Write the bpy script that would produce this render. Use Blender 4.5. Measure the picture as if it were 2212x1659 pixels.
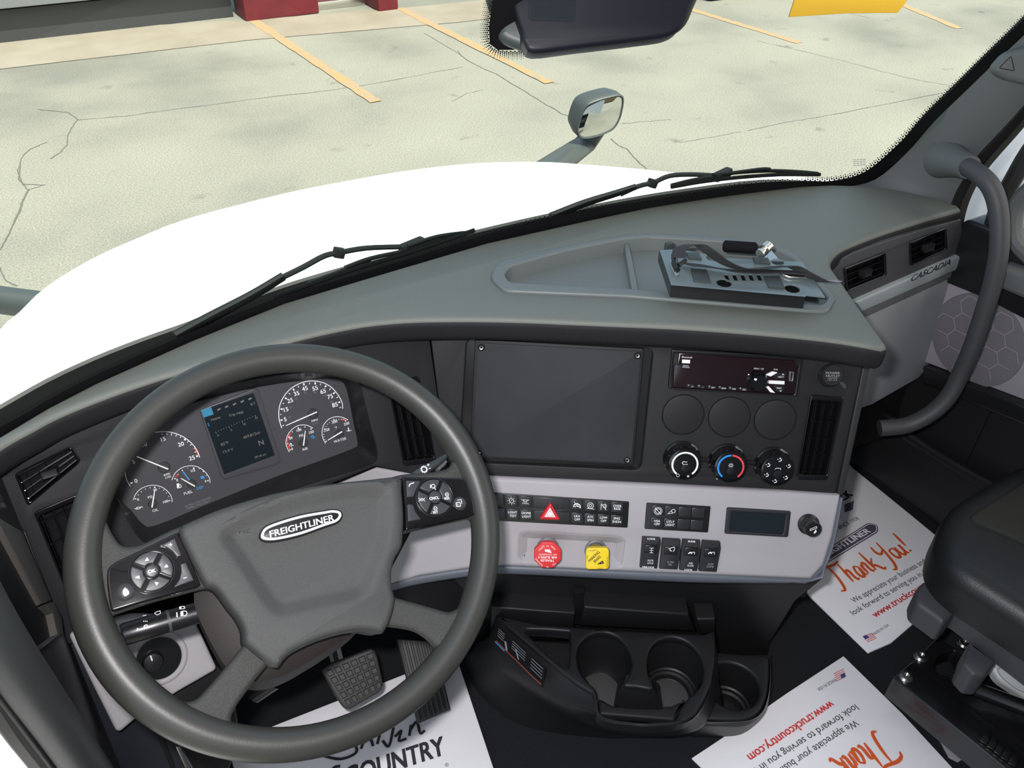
import bpy, bmesh, math, random
from math import sin, cos, pi, radians, sqrt
from mathutils import Vector, Matrix
from mathutils.geometry import tessellate_polygon
for o in list(bpy.data.objects): bpy.data.objects.remove(o)
SC = bpy.context.scene
COL = SC.collection
random.seed(5)
# ---------------------------------------------------------------- camera
W, H, F = 2212, 1659, 1780.0
YAW, PITCH, ROLL = radians(31), radians(37.2), radians(0.95)
CAM = Vector((-.60, -.617, 1.455))
cf = Vector((sin(YAW)*cos(PITCH), cos(YAW)*cos(PITCH), -sin(PITCH)))
_r = Vector((cos(YAW), -sin(YAW), 0)); _u = _r.cross(cf)
cr = _r*cos(ROLL) + _u*sin(ROLL); cu = cr.cross(cf)
cam = bpy.data.cameras.new('camera'); cam_o = bpy.data.objects.new('camera', cam); COL.objects.link(cam_o)
cam.sensor_fit = 'HORIZONTAL'; cam.sensor_width = 36; cam.lens = 36*F/W; cam.clip_start = .02; cam.clip_end = 200
m = Matrix((cr, cu, -cf)).transposed().to_4x4(); m.translation = CAM; cam_o.matrix_world = m
SC.camera = cam_o
# ---------------------------------------------------------------- light, sky, exposure
SC.view_settings.view_transform = 'Standard'; SC.view_settings.look = 'None'
SC.view_settings.gamma = 1; SC.view_settings.use_curve_mapping = False
SC.view_settings.exposure = 0.0
wd = bpy.data.worlds.new('sky'); SC.world = wd; wd.use_nodes = True
nt = wd.node_tree; bg = nt.nodes['Background']
sky = nt.nodes.new('ShaderNodeTexSky'); sky.sky_type = 'NISHITA'; sky.sun_disc = False
sky.sun_elevation = radians(58); sky.sun_rotation = radians(160); sky.air_density = 1.0; sky.dust_density = 3.0
tint = nt.nodes.new('ShaderNodeMixRGB'); tint.blend_type = 'MULTIPLY'; tint.inputs[0].default_value = 1; tint.inputs[2].default_value = (1, .93, .80, 1)
nt.links.new(sky.outputs[0], tint.inputs[1]); nt.links.new(tint.outputs[0], bg.inputs[0]); bg.inputs[1].default_value = 0.36
SUN = bpy.data.lights.new('sun', 'SUN'); SUN.energy = 7.2; SUN.angle = radians(.6); SUN.color = (1, .97, .90)
so = bpy.data.objects.new('sun', SUN); COL.objects.link(so)
so.rotation_euler = Vector((0, .47, -1.22)).to_track_quat('-Z', 'Y').to_euler()
FL = bpy.data.lights.new('camera_flash', 'AREA'); FL.shape = 'RECTANGLE'; FL.size = .045; FL.size_y = .025; FL.energy = 13; FL.color = (1, .97, .99)
fo = bpy.data.objects.new('camera_flash', FL); COL.objects.link(fo)
fm = m.copy(); fm.translation = CAM - cr*.05 + cu*.045 + cf*.01; fo.matrix_world = fm
# ---------------------------------------------------------------- measuring helpers
def zm(x0, y0, s):
    def f(*a):
        if len(a) == 2: return (x0+a[0]/s, y0+a[1]/s)
        return [(x0+x/s, y0+y/s) for x, y in a[0]]
    return f
z1=zm(0,700,3.6867); z2=zm(550,700,4.0218); z3=zm(200,1000,4.424); z4=zm(0,1150,3.26); z5=zm(400,1250,3.16)
z6=zm(1000,680,4.74); z7=zm(1400,720,4.424); z8=zm(1050,1030,5.53)
y1=zm(1350,1030,4.424); y2=zm(1000,1230,3.0722); y3=zm(1550,1000,2.518); y4=zm(1750,380,4.366); y5=zm(1800,0,3.687)
y6=zm(1020,480,2.4578); y7=zm(950,0,3.403); y8=zm(0,0,2.212)
x1=zm(0,350,2.4578); x2=zm(800,330,2.011); x3=zm(240,900,7.213); x4=zm(580,800,7.542); x5=zm(1400,500,5.267)
x6=zm(1600,0,3.614); x7=zm(1900,1100,2.968); x8=zm(1850,600,3.318)
def ray(x, y): return cf*F + cr*(x-W/2) - cu*(y-H/2)
def hit(x, y, o, n):
    d = ray(x, y); return CAM + d*((o-CAM).dot(n)/d.dot(n))
def atx(x, y, v): return hit(x, y, Vector((v,0,0)), Vector((1,0,0)))
def aty(x, y, v): return hit(x, y, Vector((0,v,0)), Vector((0,1,0)))
def atz(x, y, v): return hit(x, y, Vector((0,0,v)), Vector((0,0,1)))
ZUP = Vector((0,0,1))
class Pl:
    """a working plane: origin, normal towards the room, right and up axes"""
    def __init__(s, o, n):
        s.o = Vector(o); s.n = Vector(n).normalized()
        s.u = ZUP.cross(s.n).normalized() if abs(s.n.z) < .999 else Vector((1,0,0))
        s.v = s.n.cross(s.u)
    def P(s, x, y, h=0): return hit(x, y, s.o+s.n*h, s.n)
    def uv(s, x, y, h=0):
        q = s.P(x, y, h)-s.o; return (q.dot(s.u), q.dot(s.v))
    def U(s, pts, h=0): return [s.uv(x, y, h) for x, y in pts]
    def w(s, a, h=0): return s.o + s.u*a[0] + s.v*a[1] + s.n*h
    def off(s, h): return Pl(s.o+s.n*h, s.n)
    def sc(s, p, h=0):   # metres per pixel around p
        a = s.uv(p[0], p[1], h); b = s.uv(p[0]+10, p[1], h); return math.dist(a, b)/10
    def circ(s, p, rpx, h=0, n=40, ph=0):
        c = s.uv(p[0], p[1], h); r = rpx*s.sc(p, h); return ring2(c, r, n, ph)
def plane(o, yaw, elev):
    y, e = radians(yaw), radians(elev)
    return Pl(o, (-sin(y)*cos(e), -cos(y)*cos(e), sin(e)))
def ring2(c, r, n=40, ph=0, ry=None):
    ry = r if ry is None else ry
    return [(c[0]+r*cos(2*pi*i/n+ph), c[1]+ry*sin(2*pi*i/n+ph)) for i in range(n)]
def area2(p): return sum(p[i-1][0]*p[i][1]-p[i][0]*p[i-1][1] for i in range(len(p)))/2
def ccw(p): return list(p) if area2(p) > 0 else list(p)[::-1]
def off2(p, d):
    """inset a ccw polygon by d"""
    n = len(p); out = []
    for i in range(n):
        a, b, c = p[i-1], p[i], p[(i+1) % n]
        e1 = Vector((b[0]-a[0], b[1]-a[1])); e2 = Vector((c[0]-b[0], c[1]-b[1]))
        if e1.length < 1e-9 or e2.length < 1e-9: out.append(b); continue
        e1.normalize(); e2.normalize()
        n1 = Vector((-e1.y, e1.x)); n2 = Vector((-e2.y, e2.x)); nn = n1+n2
        if nn.length < .2: nn = n1.copy()
        nn.normalize(); k = d/max(.45, nn.dot(n1)); out.append((b[0]+nn.x*k, b[1]+nn.y*k))
    return out
def rnd(p, r, seg=5):
    n = len(p); out = []
    rs = r if isinstance(r, (list, tuple)) else [r]*n
    for i in range(n):
        a, b, c = [Vector(p[i-1]), Vector(p[i]), Vector(p[(i+1) % n])]
        q = min(rs[i], .47*(a-b).length, .47*(c-b).length)
        if q < 1e-5: out.append(tuple(b)); continue
        s = b+(a-b).normalized()*q; e = b+(c-b).normalized()*q
        for k in range(seg+1):
            t = k/seg; out.append(tuple(s*(1-t)**2 + b*2*t*(1-t) + e*t*t))
    return out
def cat(p, closed=False, k=6):
    """Catmull-Rom through the points (2D or 3D)"""
    P = [Vector(a) for a in p]; n = len(P); out = []
    for i in range(n if closed else n-1):
        a = P[i-1] if (closed or i > 0) else P[0]*2-P[1]
        b, c = P[i], P[(i+1) % n]
        d = P[(i+2) % n] if (closed or i+2 < n) else c*2-b
        for j in range(k):
            t = j/k
            out.append(.5*((2*b)+(c-a)*t+(2*a-5*b+4*c-d)*t*t+(3*b-a-3*c+d)*t**3))
    if not closed: out.append(P[-1])
    return [tuple(v) for v in out] if len(P[0]) == 2 else out
def quad(TL, TR, BR, BL):
    def q(s, t):
        return tuple((TL[k]*(1-s)+TR[k]*s)*(1-t)+(BL[k]*(1-s)+BR[k]*s)*t for k in (0, 1))
    return q
def qpoly(q, pts): return [q(a, b) for a, b in pts]
def qbox(q, s0, t0, s1, t1): return [q(s0,t0), q(s1,t0), q(s1,t1), q(s0,t1)]
# ---------------------------------------------------------------- mesh helpers
def NB(): return bmesh.new()
def loop(bm, pts): return [bm.verts.new(p) for p in pts]
def bridge(bm, a, b, closed=True):
    n = len(a)
    for i in range(n if closed else n-1):
        j = (i+1) % n
        try: bm.faces.new((a[i], a[j], b[j], b[i]))
        except ValueError: pass
def tess(bm, pl, loops, hs, flip=False):
    L = [[Vector((q[0], q[1], 0)) for q in lp] for lp in loops]
    idx = tessellate_polygon(L); allv = []
    for lp, vs in zip(loops, hs): allv += vs
    for t in idx:
        a, b, c = [allv[i] for i in t]
        if flip: a, c = c, a
        try: bm.faces.new((a, b, c))
        except ValueError: pass
def plate(bm, pl, outer, h=0., t=.01, b=.0015, holes=(), seg=3, floor=False, flare=0):
    """a slab lying on plane pl with its face at height h, rounded edges, holes cut through"""
    o = ccw(outer); steps = [(b*(1-cos(a)), h-b+b*sin(a)) for a in [pi/2*k/seg for k in range(seg+1)]] if b > 0 else [(0, h)]
    prev = loop(bm, [pl.w(q, h-t) for q in off2(o, -flare)]); back = prev
    for d, hh in steps:
        cur = loop(bm, [pl.w(q, hh) for q in off2(o, d)]); bridge(bm, prev, cur); prev = cur
    tops = [off2(o, b)]; tv = [prev]; bk = [o]; bv = [back]
    for hl in holes:
        q = ccw(hl); pr = loop(bm, [pl.w(a, h-t) for a in q]); b0 = pr
        for d, hh in steps:
            cu2 = loop(bm, [pl.w(a, hh) for a in off2(q, -d)]); bridge(bm, cu2, pr); pr = cu2
        tops.append(off2(q, -b)); tv.append(pr); bk.append(q); bv.append(b0)
    tess(bm, pl, tops, tv); tess(bm, pl, bk, bv, True)
    return bm
def loft(bm, rings, closed=True, cap0=False, cap1=False):
    L = [loop(bm, r) for r in rings]
    for a, b in zip(L, L[1:]): bridge(bm, a, b, closed)
    for c, l in ((cap0, L[0]), (cap1, L[-1])):
        if c:
            ce = bm.verts.new(sum((v.co for v in l), Vector())/len(l))
            for i in range(len(l)): bm.faces.new((l[i], l[(i+1) % len(l)], ce))
    return bm
def lathe(bm, pl, c, prof, n=40, squash=1, cap=True):
    """prof = [(radius, height)] around the point c of plane pl"""
    rings = [[pl.w((c[0]+r*cos(2*pi*i/n), c[1]+r*squash*sin(2*pi*i/n)), h) for i in range(n)] for r, h in prof]
    return loft(bm, rings, True, cap, cap)
def tube(bm, pts, r, n=14, closed=False, cap=True, flat=None, up=None):
    P = [Vector(p) for p in pts]; N = len(P); rs = r if isinstance(r, (list, tuple)) else [r]*N
    ring = []; ref = Vector(up) if up is not None else None
    for i in range(N):
        t = (P[(i+1) % N]-P[i-1]) if closed else (P[min(i+1, N-1)]-P[max(i-1, 0)])
        t.normalize()
        if up is not None: a = (Vector(up)-t*Vector(up).dot(t)).normalized()
        elif ref is None:
            a = t.orthogonal().normalized()
        else: a = (ref-t*ref.dot(t)).normalized()
        ref = a; b = t.cross(a); f = 1 if flat is None else flat
        ring.append([P[i]+a*rs[i]*f*cos(2*pi*k/n)+b*rs[i]*sin(2*pi*k/n) for k in range(n)])
    if closed: ring.append(ring[0]); cap = False
    loft(bm, ring, True, cap, cap)
    if closed: bmesh.ops.remove_doubles(bm, verts=bm.verts, dist=1e-6)
    return bm
def ribbon(bm, pts, wv, th):
    """strap of width vector list wv and thickness th through 3D points"""
    P = [Vector(p) for p in pts]; rings = []
    for i, p in enumerate(P):
        t = (P[min(i+1, len(P)-1)]-P[max(i-1, 0)]).normalized(); w = Vector(wv[i] if isinstance(wv, list) else wv)
        n = t.cross(w).normalized()*th/2; w = w/2
        rings.append([p-w-n, p+w-n, p+w+n, p-w+n])
    return loft(bm, rings, True, True, True)
def box(bm, c, s, M=None, b=0):
    r = bmesh.ops.create_cube(bm, size=1)
    for v in r['verts']:
        v.co = Vector((v.co.x*s[0], v.co.y*s[1], v.co.z*s[2]))
        if M is not None: v.co = M @ v.co
        v.co += Vector(c)
    if b:
        es = list({e for v in r['verts'] for e in v.link_edges})
        bmesh.ops.bevel(bm, geom=es, offset=b, segments=2, profile=.6, affect='EDGES')
    return bm
# flat print on planes
def stroke(bm, pl, uv, w, h=.0004, closed=False):
    P = [Vector(a) for a in uv]; n = len(P); L = []; R = []
    for i in range(n):
        a = P[i-1] if (i > 0 or closed) else None; c = P[(i+1) % n] if (i < n-1 or closed) else None
        d1 = (P[i]-a).normalized() if a is not None else (c-P[i]).normalized()
        d2 = (c-P[i]).normalized() if c is not None else d1
        nn = Vector((-(d1+d2).y, (d1+d2).x))
        if nn.length < .3: nn = Vector((-d1.y, d1.x))
        nn.normalize(); k = (w[i] if isinstance(w, list) else w)/2/max(.5, nn.dot(Vector((-d1.y, d1.x))))
        hi_ = h+(i % 60)*5e-6; L.append(bm.verts.new(pl.w(P[i]+nn*k, hi_))); R.append(bm.verts.new(pl.w(P[i]-nn*k, hi_)))
    for i in range(n if closed else n-1):
        j = (i+1) % n; bm.faces.new((R[i], R[j], L[j], L[i]))
def sk(bm, pl, px, wpx, h=.0004, closed=False, ho=0):
    s = pl.sc(px[0], h); stroke(bm, pl, pl.U(px, h), wpx*s if not isinstance(wpx, list) else [a*s for a in wpx], h, closed)
def fill(bm, pl, uv, h=.0004):
    o = ccw(uv); tess(bm, pl, [o], [loop(bm, [pl.w(q, h) for q in o])])
def fpx(bm, pl, px, h=.0004): fill(bm, pl, pl.U(px, h), h)
_tc = {}
def text2d(s):
    if s in _tc: return _tc[s]
    c = bpy.data.curves.new('t', 'FONT'); c.body = s; c.size = 1; c.resolution_u = 3
    o = bpy.data.objects.new('t', c); COL.objects.link(o)
    me = o.to_mesh(); vs = [tuple(v.co) for v in me.vertices]; fs = [tuple(p.vertices) for p in me.polygons]
    o.to_mesh_clear(); bpy.data.objects.remove(o); bpy.data.curves.remove(c)
    xs = [v[0] for v in vs]; _tc[s] = (vs, fs, min(xs), max(xs)); return _tc[s]
def txt(bm, pl, s, a, b, hpx=None, h=.0004, shear=0, bold=0, raised=0):
    """print s along the baseline from pixel a to pixel b, cap height hpx"""
    vs, fs, x0, x1 = text2d(s)
    A = Vector(pl.uv(a[0], a[1], h)); B = Vector(pl.uv(b[0], b[1], h)); d = B-A; L = d.length; d.normalize(); n = Vector((-d.y, d.x))
    sx = L/(x1-x0); sy = sx if hpx is None else hpx*pl.sc(a, h)/.70
    offs = [(0, 0)] if not bold else [(dx*bold*sx, dy*bold*sy) for dx in (-1, 0, 1) for dy in (-.5, .5)]
    for k, (ox, oy) in enumerate(offs):
        hh = h+k*6e-6
        V_ = [bm.verts.new(pl.w(A+d*((v[0]-x0)*sx+v[1]*sy*shear+ox)+n*(v[1]*sy+oy), hh+raised)) for v in vs]
        for f in fs:
            try: bm.faces.new([V_[i] for i in f])
            except ValueError: pass
# ---------------------------------------------------------------- materials
MATS = {}
def mat(name, col, rough=.5, metal=0, bump=None, spec=.5, var=None, coat=0, emit=None):
    """bump = (scale, strength, distance), var = (scale, other colour, low, high)"""
    m = bpy.data.materials.new(name); m.use_nodes = True; N = m.node_tree.nodes; L = m.node_tree.links
    b = N['Principled BSDF']; b.inputs['Base Color'].default_value = (*col, 1); b.inputs['Roughness'].default_value = rough
    b.inputs['Metallic'].default_value = metal; b.inputs['Specular IOR Level'].default_value = spec
    if coat: b.inputs['Coat Weight'].default_value = coat; b.inputs['Coat Roughness'].default_value = .08
    g = N.new('ShaderNodeNewGeometry')
    if bump:
        t = N.new('ShaderNodeTexNoise'); t.inputs['Scale'].default_value = bump[0]; t.inputs['Detail'].default_value = 3
        L.new(g.outputs['Position'], t.inputs['Vector'])
        u = N.new('ShaderNodeBump'); u.inputs['Strength'].default_value = bump[1]; u.inputs['Distance'].default_value = bump[2]
        L.new(t.outputs['Fac'], u.inputs['Height']); L.new(u.outputs[0], b.inputs['Normal'])
    if var:
        t = N.new('ShaderNodeTexNoise'); t.inputs['Scale'].default_value = var[0]; t.inputs['Detail'].default_value = 5
        L.new(g.outputs['Position'], t.inputs['Vector'])
        r = N.new('ShaderNodeValToRGB'); r.color_ramp.elements[0].position = var[2]; r.color_ramp.elements[1].position = var[3]
        r.color_ramp.elements[0].color = (*col, 1); r.color_ramp.elements[1].color = (*var[1], 1)
        L.new(t.outputs['Fac'], r.inputs[0]); L.new(r.outputs[0], b.inputs['Base Color'])
    if emit: b.inputs['Emission Color'].default_value = (*emit[0], 1); b.inputs['Emission Strength'].default_value = emit[1]
    MATS[name] = m; return m
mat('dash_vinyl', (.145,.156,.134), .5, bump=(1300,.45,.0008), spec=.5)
mat('dark_plastic', (.019,.019,.021), .5, bump=(1600,.35,.0006), spec=.3)
mat('lower_plastic', (.0125,.0125,.0135), .45, bump=(900,.15,.0006), spec=.33)
mat('satin_black', (.012,.012,.013), .3, spec=.5)
mat('gloss_black', (.006,.006,.007), .12, spec=.6, coat=.4)
mat('matte_black', (.008,.008,.009), .8, spec=.12)
mat('screen_plate', (.030,.032,.035), .6, spec=.2, var=(9,(.042,.045,.049),.35,.75))
mat('grey_panel', (.40,.385,.40), .5, bump=(1200,.25,.0006), spec=.4)
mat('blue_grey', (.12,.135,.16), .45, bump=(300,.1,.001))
mat('housing_navy', (.009,.010,.016), .45, spec=.3)
mat('fascia_dark', (.022,.025,.026), .55)
mat('column_brown', (.022,.018,.016), .6, bump=(900,.2,.001), spec=.3)
mat('void_black', (.004,.0045,.0045), .9, spec=.04)
mat('badge_glare_silver', (.86,.87,.88), .28, .35)  # near-white, mostly non-metal base: flash glare on the chrome put into the colour
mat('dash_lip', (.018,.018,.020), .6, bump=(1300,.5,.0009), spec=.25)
mat('tray_plastic', (.145,.162,.155), .45, bump=(300,.1,.001))
mat('cup_rubber', (.06,.06,.06), .7, bump=(200,.3,.002))
mat('pillar_plastic', (.115,.125,.125), .6, bump=(300,.1,.001), spec=.3)
mat('door_grey', (.30,.28,.305), .65, bump=(500,.2,.001), spec=.3)
mat('speaker_mesh', (.21,.20,.215), .7, bump=(1500,.8,.002), spec=.3)
mat('glove_grey', (.27,.285,.305), .55, bump=(300,.1,.001), spec=.35)
mat('trim_strip', (.30,.34,.35), .4, spec=.5)
mat('wheel_rubber', (.039,.040,.035), .42, bump=(420,.10,.0008), spec=.5)
mat('wheel_leather', (.045,.045,.041), .48, bump=(1000,.8,.0014), spec=.5)
mat('hub_vinyl', (.052,.053,.050), .5, bump=(1300,.6,.0009), spec=.45)
mat('cluster_face', (.062,.061,.067), .35, spec=.5)
mat('dial_face', (.038,.038,.042), .4)
mat('print_white', (.85,.87,.88), .5)
mat('print_grey', (.20,.20,.21), .6)
mat('print_dim', (.30,.33,.36), .6)
mat('print_red', (.65,.05,.05), .5)
mat('print_red_dim', (.25,.05,.03), .5)
mat('print_blue', (.03,.33,.75), .5)
mat('print_black', (.03,.03,.035), .6)
mat('print_purple', (.10,.08,.13), .6)
mat('lcd_dark', (.012,.018,.022), .18, spec=.6)
mat('lcd_text', (.20,.19,.17), .4)
mat('lcd_blue', (.03,.22,.38), .4)
mat('needle_white', (.95,.95,.95), .4, emit=((1,1,1),.25))
mat('chrome', (.85,.86,.87), .12, 1)
mat('steel', (.60,.60,.58), .3, 1)
mat('nickel', (.75,.72,.62), .25, 1, bump=(300,.3,.001))
mat('red_knob', (.72,.035,.035), .4, coat=.2)
mat('yellow_knob', (.90,.66,.02), .4, coat=.2)
mat('yellow_stem', (.62,.42,.01), .5)
mat('hazard_red', (.70,.02,.03), .35, coat=.3)
mat('seat_vinyl', (.013,.0145,.014), .42, bump=(500,.3,.001), spec=.5)
mat('seat_fabric', (.032,.034,.029), .8, bump=(1200,.6,.002), spec=.2)
mat('carpet', (.030,.031,.035), .95, bump=(900,1,.004), spec=.1)
mat('paper', (.92,.91,.92), .8, bump=(25,.25,.004), spec=.2)
mat('white_paint', (.86,.87,.88), .35, spec=.5)
mat('white_plastic', (.55,.58,.56), .4, spec=.5)
mat('black_metal', (.008,.008,.009), .3, spec=.6, coat=.3)
mat('grey_metal_plate', (.19,.235,.24), .33, .35, bump=(250,.05,.001))
mat('strap_nylon', (.035,.036,.038), .75, bump=(1500,.7,.002))
mat('wiper_black', (.008,.010,.010), .6, spec=.15)
mat('mirror_glass', (.75,.77,.75), .04, 1)
mat('mirror_shell', (.045,.055,.055), .45)
mat('rubber_seal', (.012,.012,.012), .6)
mat('brown_grey_trim', (.075,.068,.060), .7, bump=(900,.5,.002))
mat('orange_paint', (.36,.215,.095), .85, var=(14,(.25,.21,.145),.40,.62))
mat('red_wall', (.15,.010,.018), .6, var=(6,(.11,.008,.012),.4,.8))
mat('yellow_banner', (.46,.26,.008), .6)
mat('building_dark', (.035,.038,.04), .7)
mat('building_grey', (.20,.21,.23), .6)
# ---------------------------------------------------------------- scene-graph helpers
WL = {}
def empty(name, loc, label, cat_, group=None):
    o = bpy.data.objects.new(name, None); COL.objects.link(o); o.location = loc; o.empty_display_size = .02
    WL[o] = Vector(loc); o['label'] = label; o['category'] = cat_
    if group: o['group'] = group
    return o
def ob(name, bm, mt, parent=None, ang=35, label=None, cat_=None, group=None, kind=None):
    bmesh.ops.recalc_face_normals(bm, faces=bm.faces) if len(bm.faces) and not name.endswith(('lettering','icon','print','marking')) else None
    me = bpy.data.meshes.new(name); bm.to_mesh(me); bm.free()
    n = max(1, len(me.vertices)); lo = [min(v.co[k] for v in me.vertices) for k in range(3)]; hi = [max(v.co[k] for v in me.vertices) for k in range(3)]
    c = Vector([(a+b)/2 for a, b in zip(lo, hi)]); me.transform(Matrix.Translation(-c))
    for p in me.polygons: p.use_smooth = True
    me.set_sharp_from_angle(angle=radians(ang))
    me.materials.append(MATS[mt]); o = bpy.data.objects.new(name, me); COL.objects.link(o); WL[o] = c
    if parent is not None: o.parent = parent; o.location = c-WL[parent]
    else: o.location = c
    if label: o['label'] = label
    if cat_: o['category'] = cat_
    if group: o['group'] = group
    if kind: o['kind'] = kind
    return o
import numpy as np
FZ = .20                                  # cab floor height
ZD = .85                                  # height of the dash top
FH = Vector((sin(YAW), cos(YAW), 0))
CPo = CAM + ray(1592, 810)*(1.187/F)
CP = plane(CPo, 31, 22)                   # centre fascia
FP = plane((-.20, .283, .804), 0, 23)     # driver fascia
_b = CP.P(1450, 1046); GP = plane(_b - FH*.012, 31, 29)   # grey switch panel
PF = plane((.55, .112, .82), 0, 4)        # passenger side of the dash
TOP = Pl((0, 0, ZD), (0, 0, 1))
# ---------------------------------------------------------------- windscreen surface
back_px = [(-160,1035),(0,945),(100,885),(203,832),(407,741),(610,659),(814,598),(1049,529),(1250,484),(1400,452),(1546,429),(1695,409),(1795,405)]
bk = [atz(x, y, ZD) for x, y in back_px]
co = np.polyfit([p.x for p in bk], [p.y for p in bk], 3)
G0 = max(p.y-np.polyval(co, p.x) for p in bk)+.004
def G(x): return float(np.polyval(co, min(max(x, -.95), .72)))+G0 - (0 if x < .72 else (x-.72)*1.2)
SL = .40
def glass(px, py, out=0.):
    d = ray(px, py); lo, hi = 2e-4, 3e-3
    f = lambda t: (CAM+d*t).y - (G((CAM+d*t).x)+out-SL*((CAM+d*t).z-ZD))
    for _ in range(50):
        mi = (lo+hi)/2
        if f(mi) > 0: hi = mi
        else: lo = mi
    return CAM+d*lo
in_px = [(-160,1015),(0,928),(100,866),(203,812),(407,720),(610,640),(814,581),(1030,512),(1223,461),(1380,436),(1521,413),(1645,394),(1740,391),(1800,390),(1868,371),(1936,315),(2003,244),(2071,179),(2139,111),(2212,41),(2330,-75)]
out_px = [(-160,1060),(0,972),(100,912),(203,858),(407,768),(610,685),(814,622),(1030,556),(1240,508),(1390,476),(1530,453),(1685,432),(1760,424),(1815,414),(1890,392),(1960,334),(2022,264),(2092,196),(2158,132),(2226,68),(2345,-50)]
rail_i = cat(in_px, k=5); rail_o = cat(out_px, k=5)
bm = NB(); loft(bm, [[glass(*p, out=-.002) for p in rail_i], [glass(*p, out=-.002) for p in rail_o], [glass(*p, out=.004) for p in rail_o], [glass(*p, out=.004) for p in rail_i]], closed=False)
fr = ob('windshield_frit', bm, 'matte_black', kind='structure')
fr.name = 'trim_1'
# halftone dots that fade the black band out
bm = NB(); pl_ = None
def dots(bm, path, sp, rows, r0, side=-1):
    acc = 0; P = path
    pts = []
    for a, b in zip(P, P[1:]):
        L = math.dist(a, b); s = acc
        while s < L: pts.append((a[0]+(b[0]-a[0])*s/L, a[1]+(b[1]-a[1])*s/L, -(b[1]-a[1])/L, (b[0]-a[0])/L)); s += sp
        acc = s-L
    for i, (x, y, nx, ny) in enumerate(pts):
        for k in range(rows):
            ox = (i % 2)*0; d = (k+.35+(.5 if i % 2 else 0))*sp*.85; r = r0*(1-k/rows*.75)
            c = (x-nx*d, y-ny*d); g = glass(*c, out=-.0015); ux = (glass(c[0]+5, c[1], out=-.0015)-g)/5; uy = (glass(c[0], c[1]+5, out=-.0015)-g)/5
            bm.faces.new([bm.verts.new(g+ux*r*cos(2*pi*j/6)+uy*r*sin(2*pi*j/6)) for j in range(6)])
dots(bm, cat(in_px[12:21], k=5), 5.2, 2, 2.1)
dots(bm, cat(in_px[6:13], k=5), 5.2, 1, 1.6)
ob('frit_dots', bm, 'matte_black', kind='structure').name = 'trim_2'
# glass sheet
g = bpy.data.materials.new('tinted_glass'); g.use_nodes = True; N = g.node_tree.nodes; L = g.node_tree.links; N.clear()
o_ = N.new('ShaderNodeOutputMaterial'); mx = N.new('ShaderNodeMixShader'); tr = N.new('ShaderNodeBsdfTransparent'); gl = N.new('ShaderNodeBsdfGlossy'); fn = N.new('ShaderNodeLayerWeight'); pw = N.new('ShaderNodeMath'); pw.operation = 'POWER'; pw.inputs[1].default_value = 4; mu = N.new('ShaderNodeMath'); mu.operation = 'MULTIPLY_ADD'; mu.inputs[1].default_value = .35; mu.inputs[2].default_value = .02
tr.inputs[0].default_value = (.90, .965, .91, 1); gl.inputs['Roughness'].default_value = .02; fn.inputs[0].default_value = .5
L.new(fn.outputs['Facing'], pw.inputs[0]); L.new(pw.outputs[0], mu.inputs[0]); L.new(mu.outputs[0], mx.inputs[0]); L.new(tr.outputs[0], mx.inputs[1]); L.new(gl.outputs[0], mx.inputs[2]); L.new(mx.outputs[0], o_.inputs[0]); MATS['tinted_glass'] = g
g2 = g.copy(); g2.name = 'side_glass'; g2.node_tree.nodes['Transparent BSDF'].inputs[0].default_value = (.95, .96, .96, 1); MATS['side_glass'] = g2
bm = NB(); rows = []
for j in range(13):
    z = ZD-.05+j*.07; xr = .70+.42*(max(z, ZD)-ZD) ; r = []
    for i in range(33):
        x = -.98+(xr+.98)*i/32; r.append(Vector((x, G(x)-SL*(z-ZD)+.001, z)))
    rows.append(r)
loft(bm, rows, closed=False)
ob('window_1', bm, 'tinted_glass', kind='structure', ang=60)
# right pillar, with a rounded inner face
A = [(1812,408),(1890,388),(1957,332),(2020,261),(2090,193),(2155,130),(2222,66),(2340,-52)]
B = [(2045,470),(2062,420),(2082,385),(2108,341),(2142,303),(2177,266),(2232,205),(2330,105)]
def upto(P, z):
    d = (P[-1]-P[-4]); d = d/d.z if d.z > 1e-4 else Vector((0, -.3, 1)); return P+[P[-1]+d*(z-P[-1].z)*t for t in (.5, 1.)]
A3 = upto(cat([glass(*p, out=-.006) for p in A], k=4), 1.77); B3 = upto(cat([atx(*p, .765) for p in B], k=4), 1.77)
M3 = [a.lerp(b, .45)+Vector((-.012, -.012, 0)) for a, b in zip(A3, B3)]
rails = [A3] + [[a*(1-t)**2+m_*2*t*(1-t)+b*t*t for a, m_, b in zip(A3, M3, B3)] for t in (.15, .3, .5, .7, .85)] + [B3, [b+Vector((.03, .05, 0)) for b in B3], [a+Vector((.01, .03, 0)) for a in A3]]
bm = NB(); loft(bm, rails, closed=False); ob('wall_right_pillar', bm, 'pillar_plastic', kind='structure', ang=50).name = 'trim_3'
C_ = [(2078,500),(2090,448),(2108,405),(2131,369),(2162,332),(2195,295),(2250,232),(2345,135)]
C3 = upto(cat([atx(*p, .775) for p in C_], k=4), 1.77)
bm = NB(); loft(bm, [B3, [b.lerp(c, .3)+Vector((-.012, 0, 0)) for b, c in zip(B3, C3)], [b.lerp(c, .6)+Vector((-.004, 0, 0)) for b, c in zip(B3, C3)], [b.lerp(c, .8)+Vector((-.012, 0, 0)) for b, c in zip(B3, C3)], C3, [c+Vector((.003, .004, 0)) for c in C3], [b+Vector((.01, .01, 0)) for b in B3]], closed=False)
ob('pillar_seal', bm, 'rubber_seal', kind='structure').name = 'trim_4'
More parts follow.
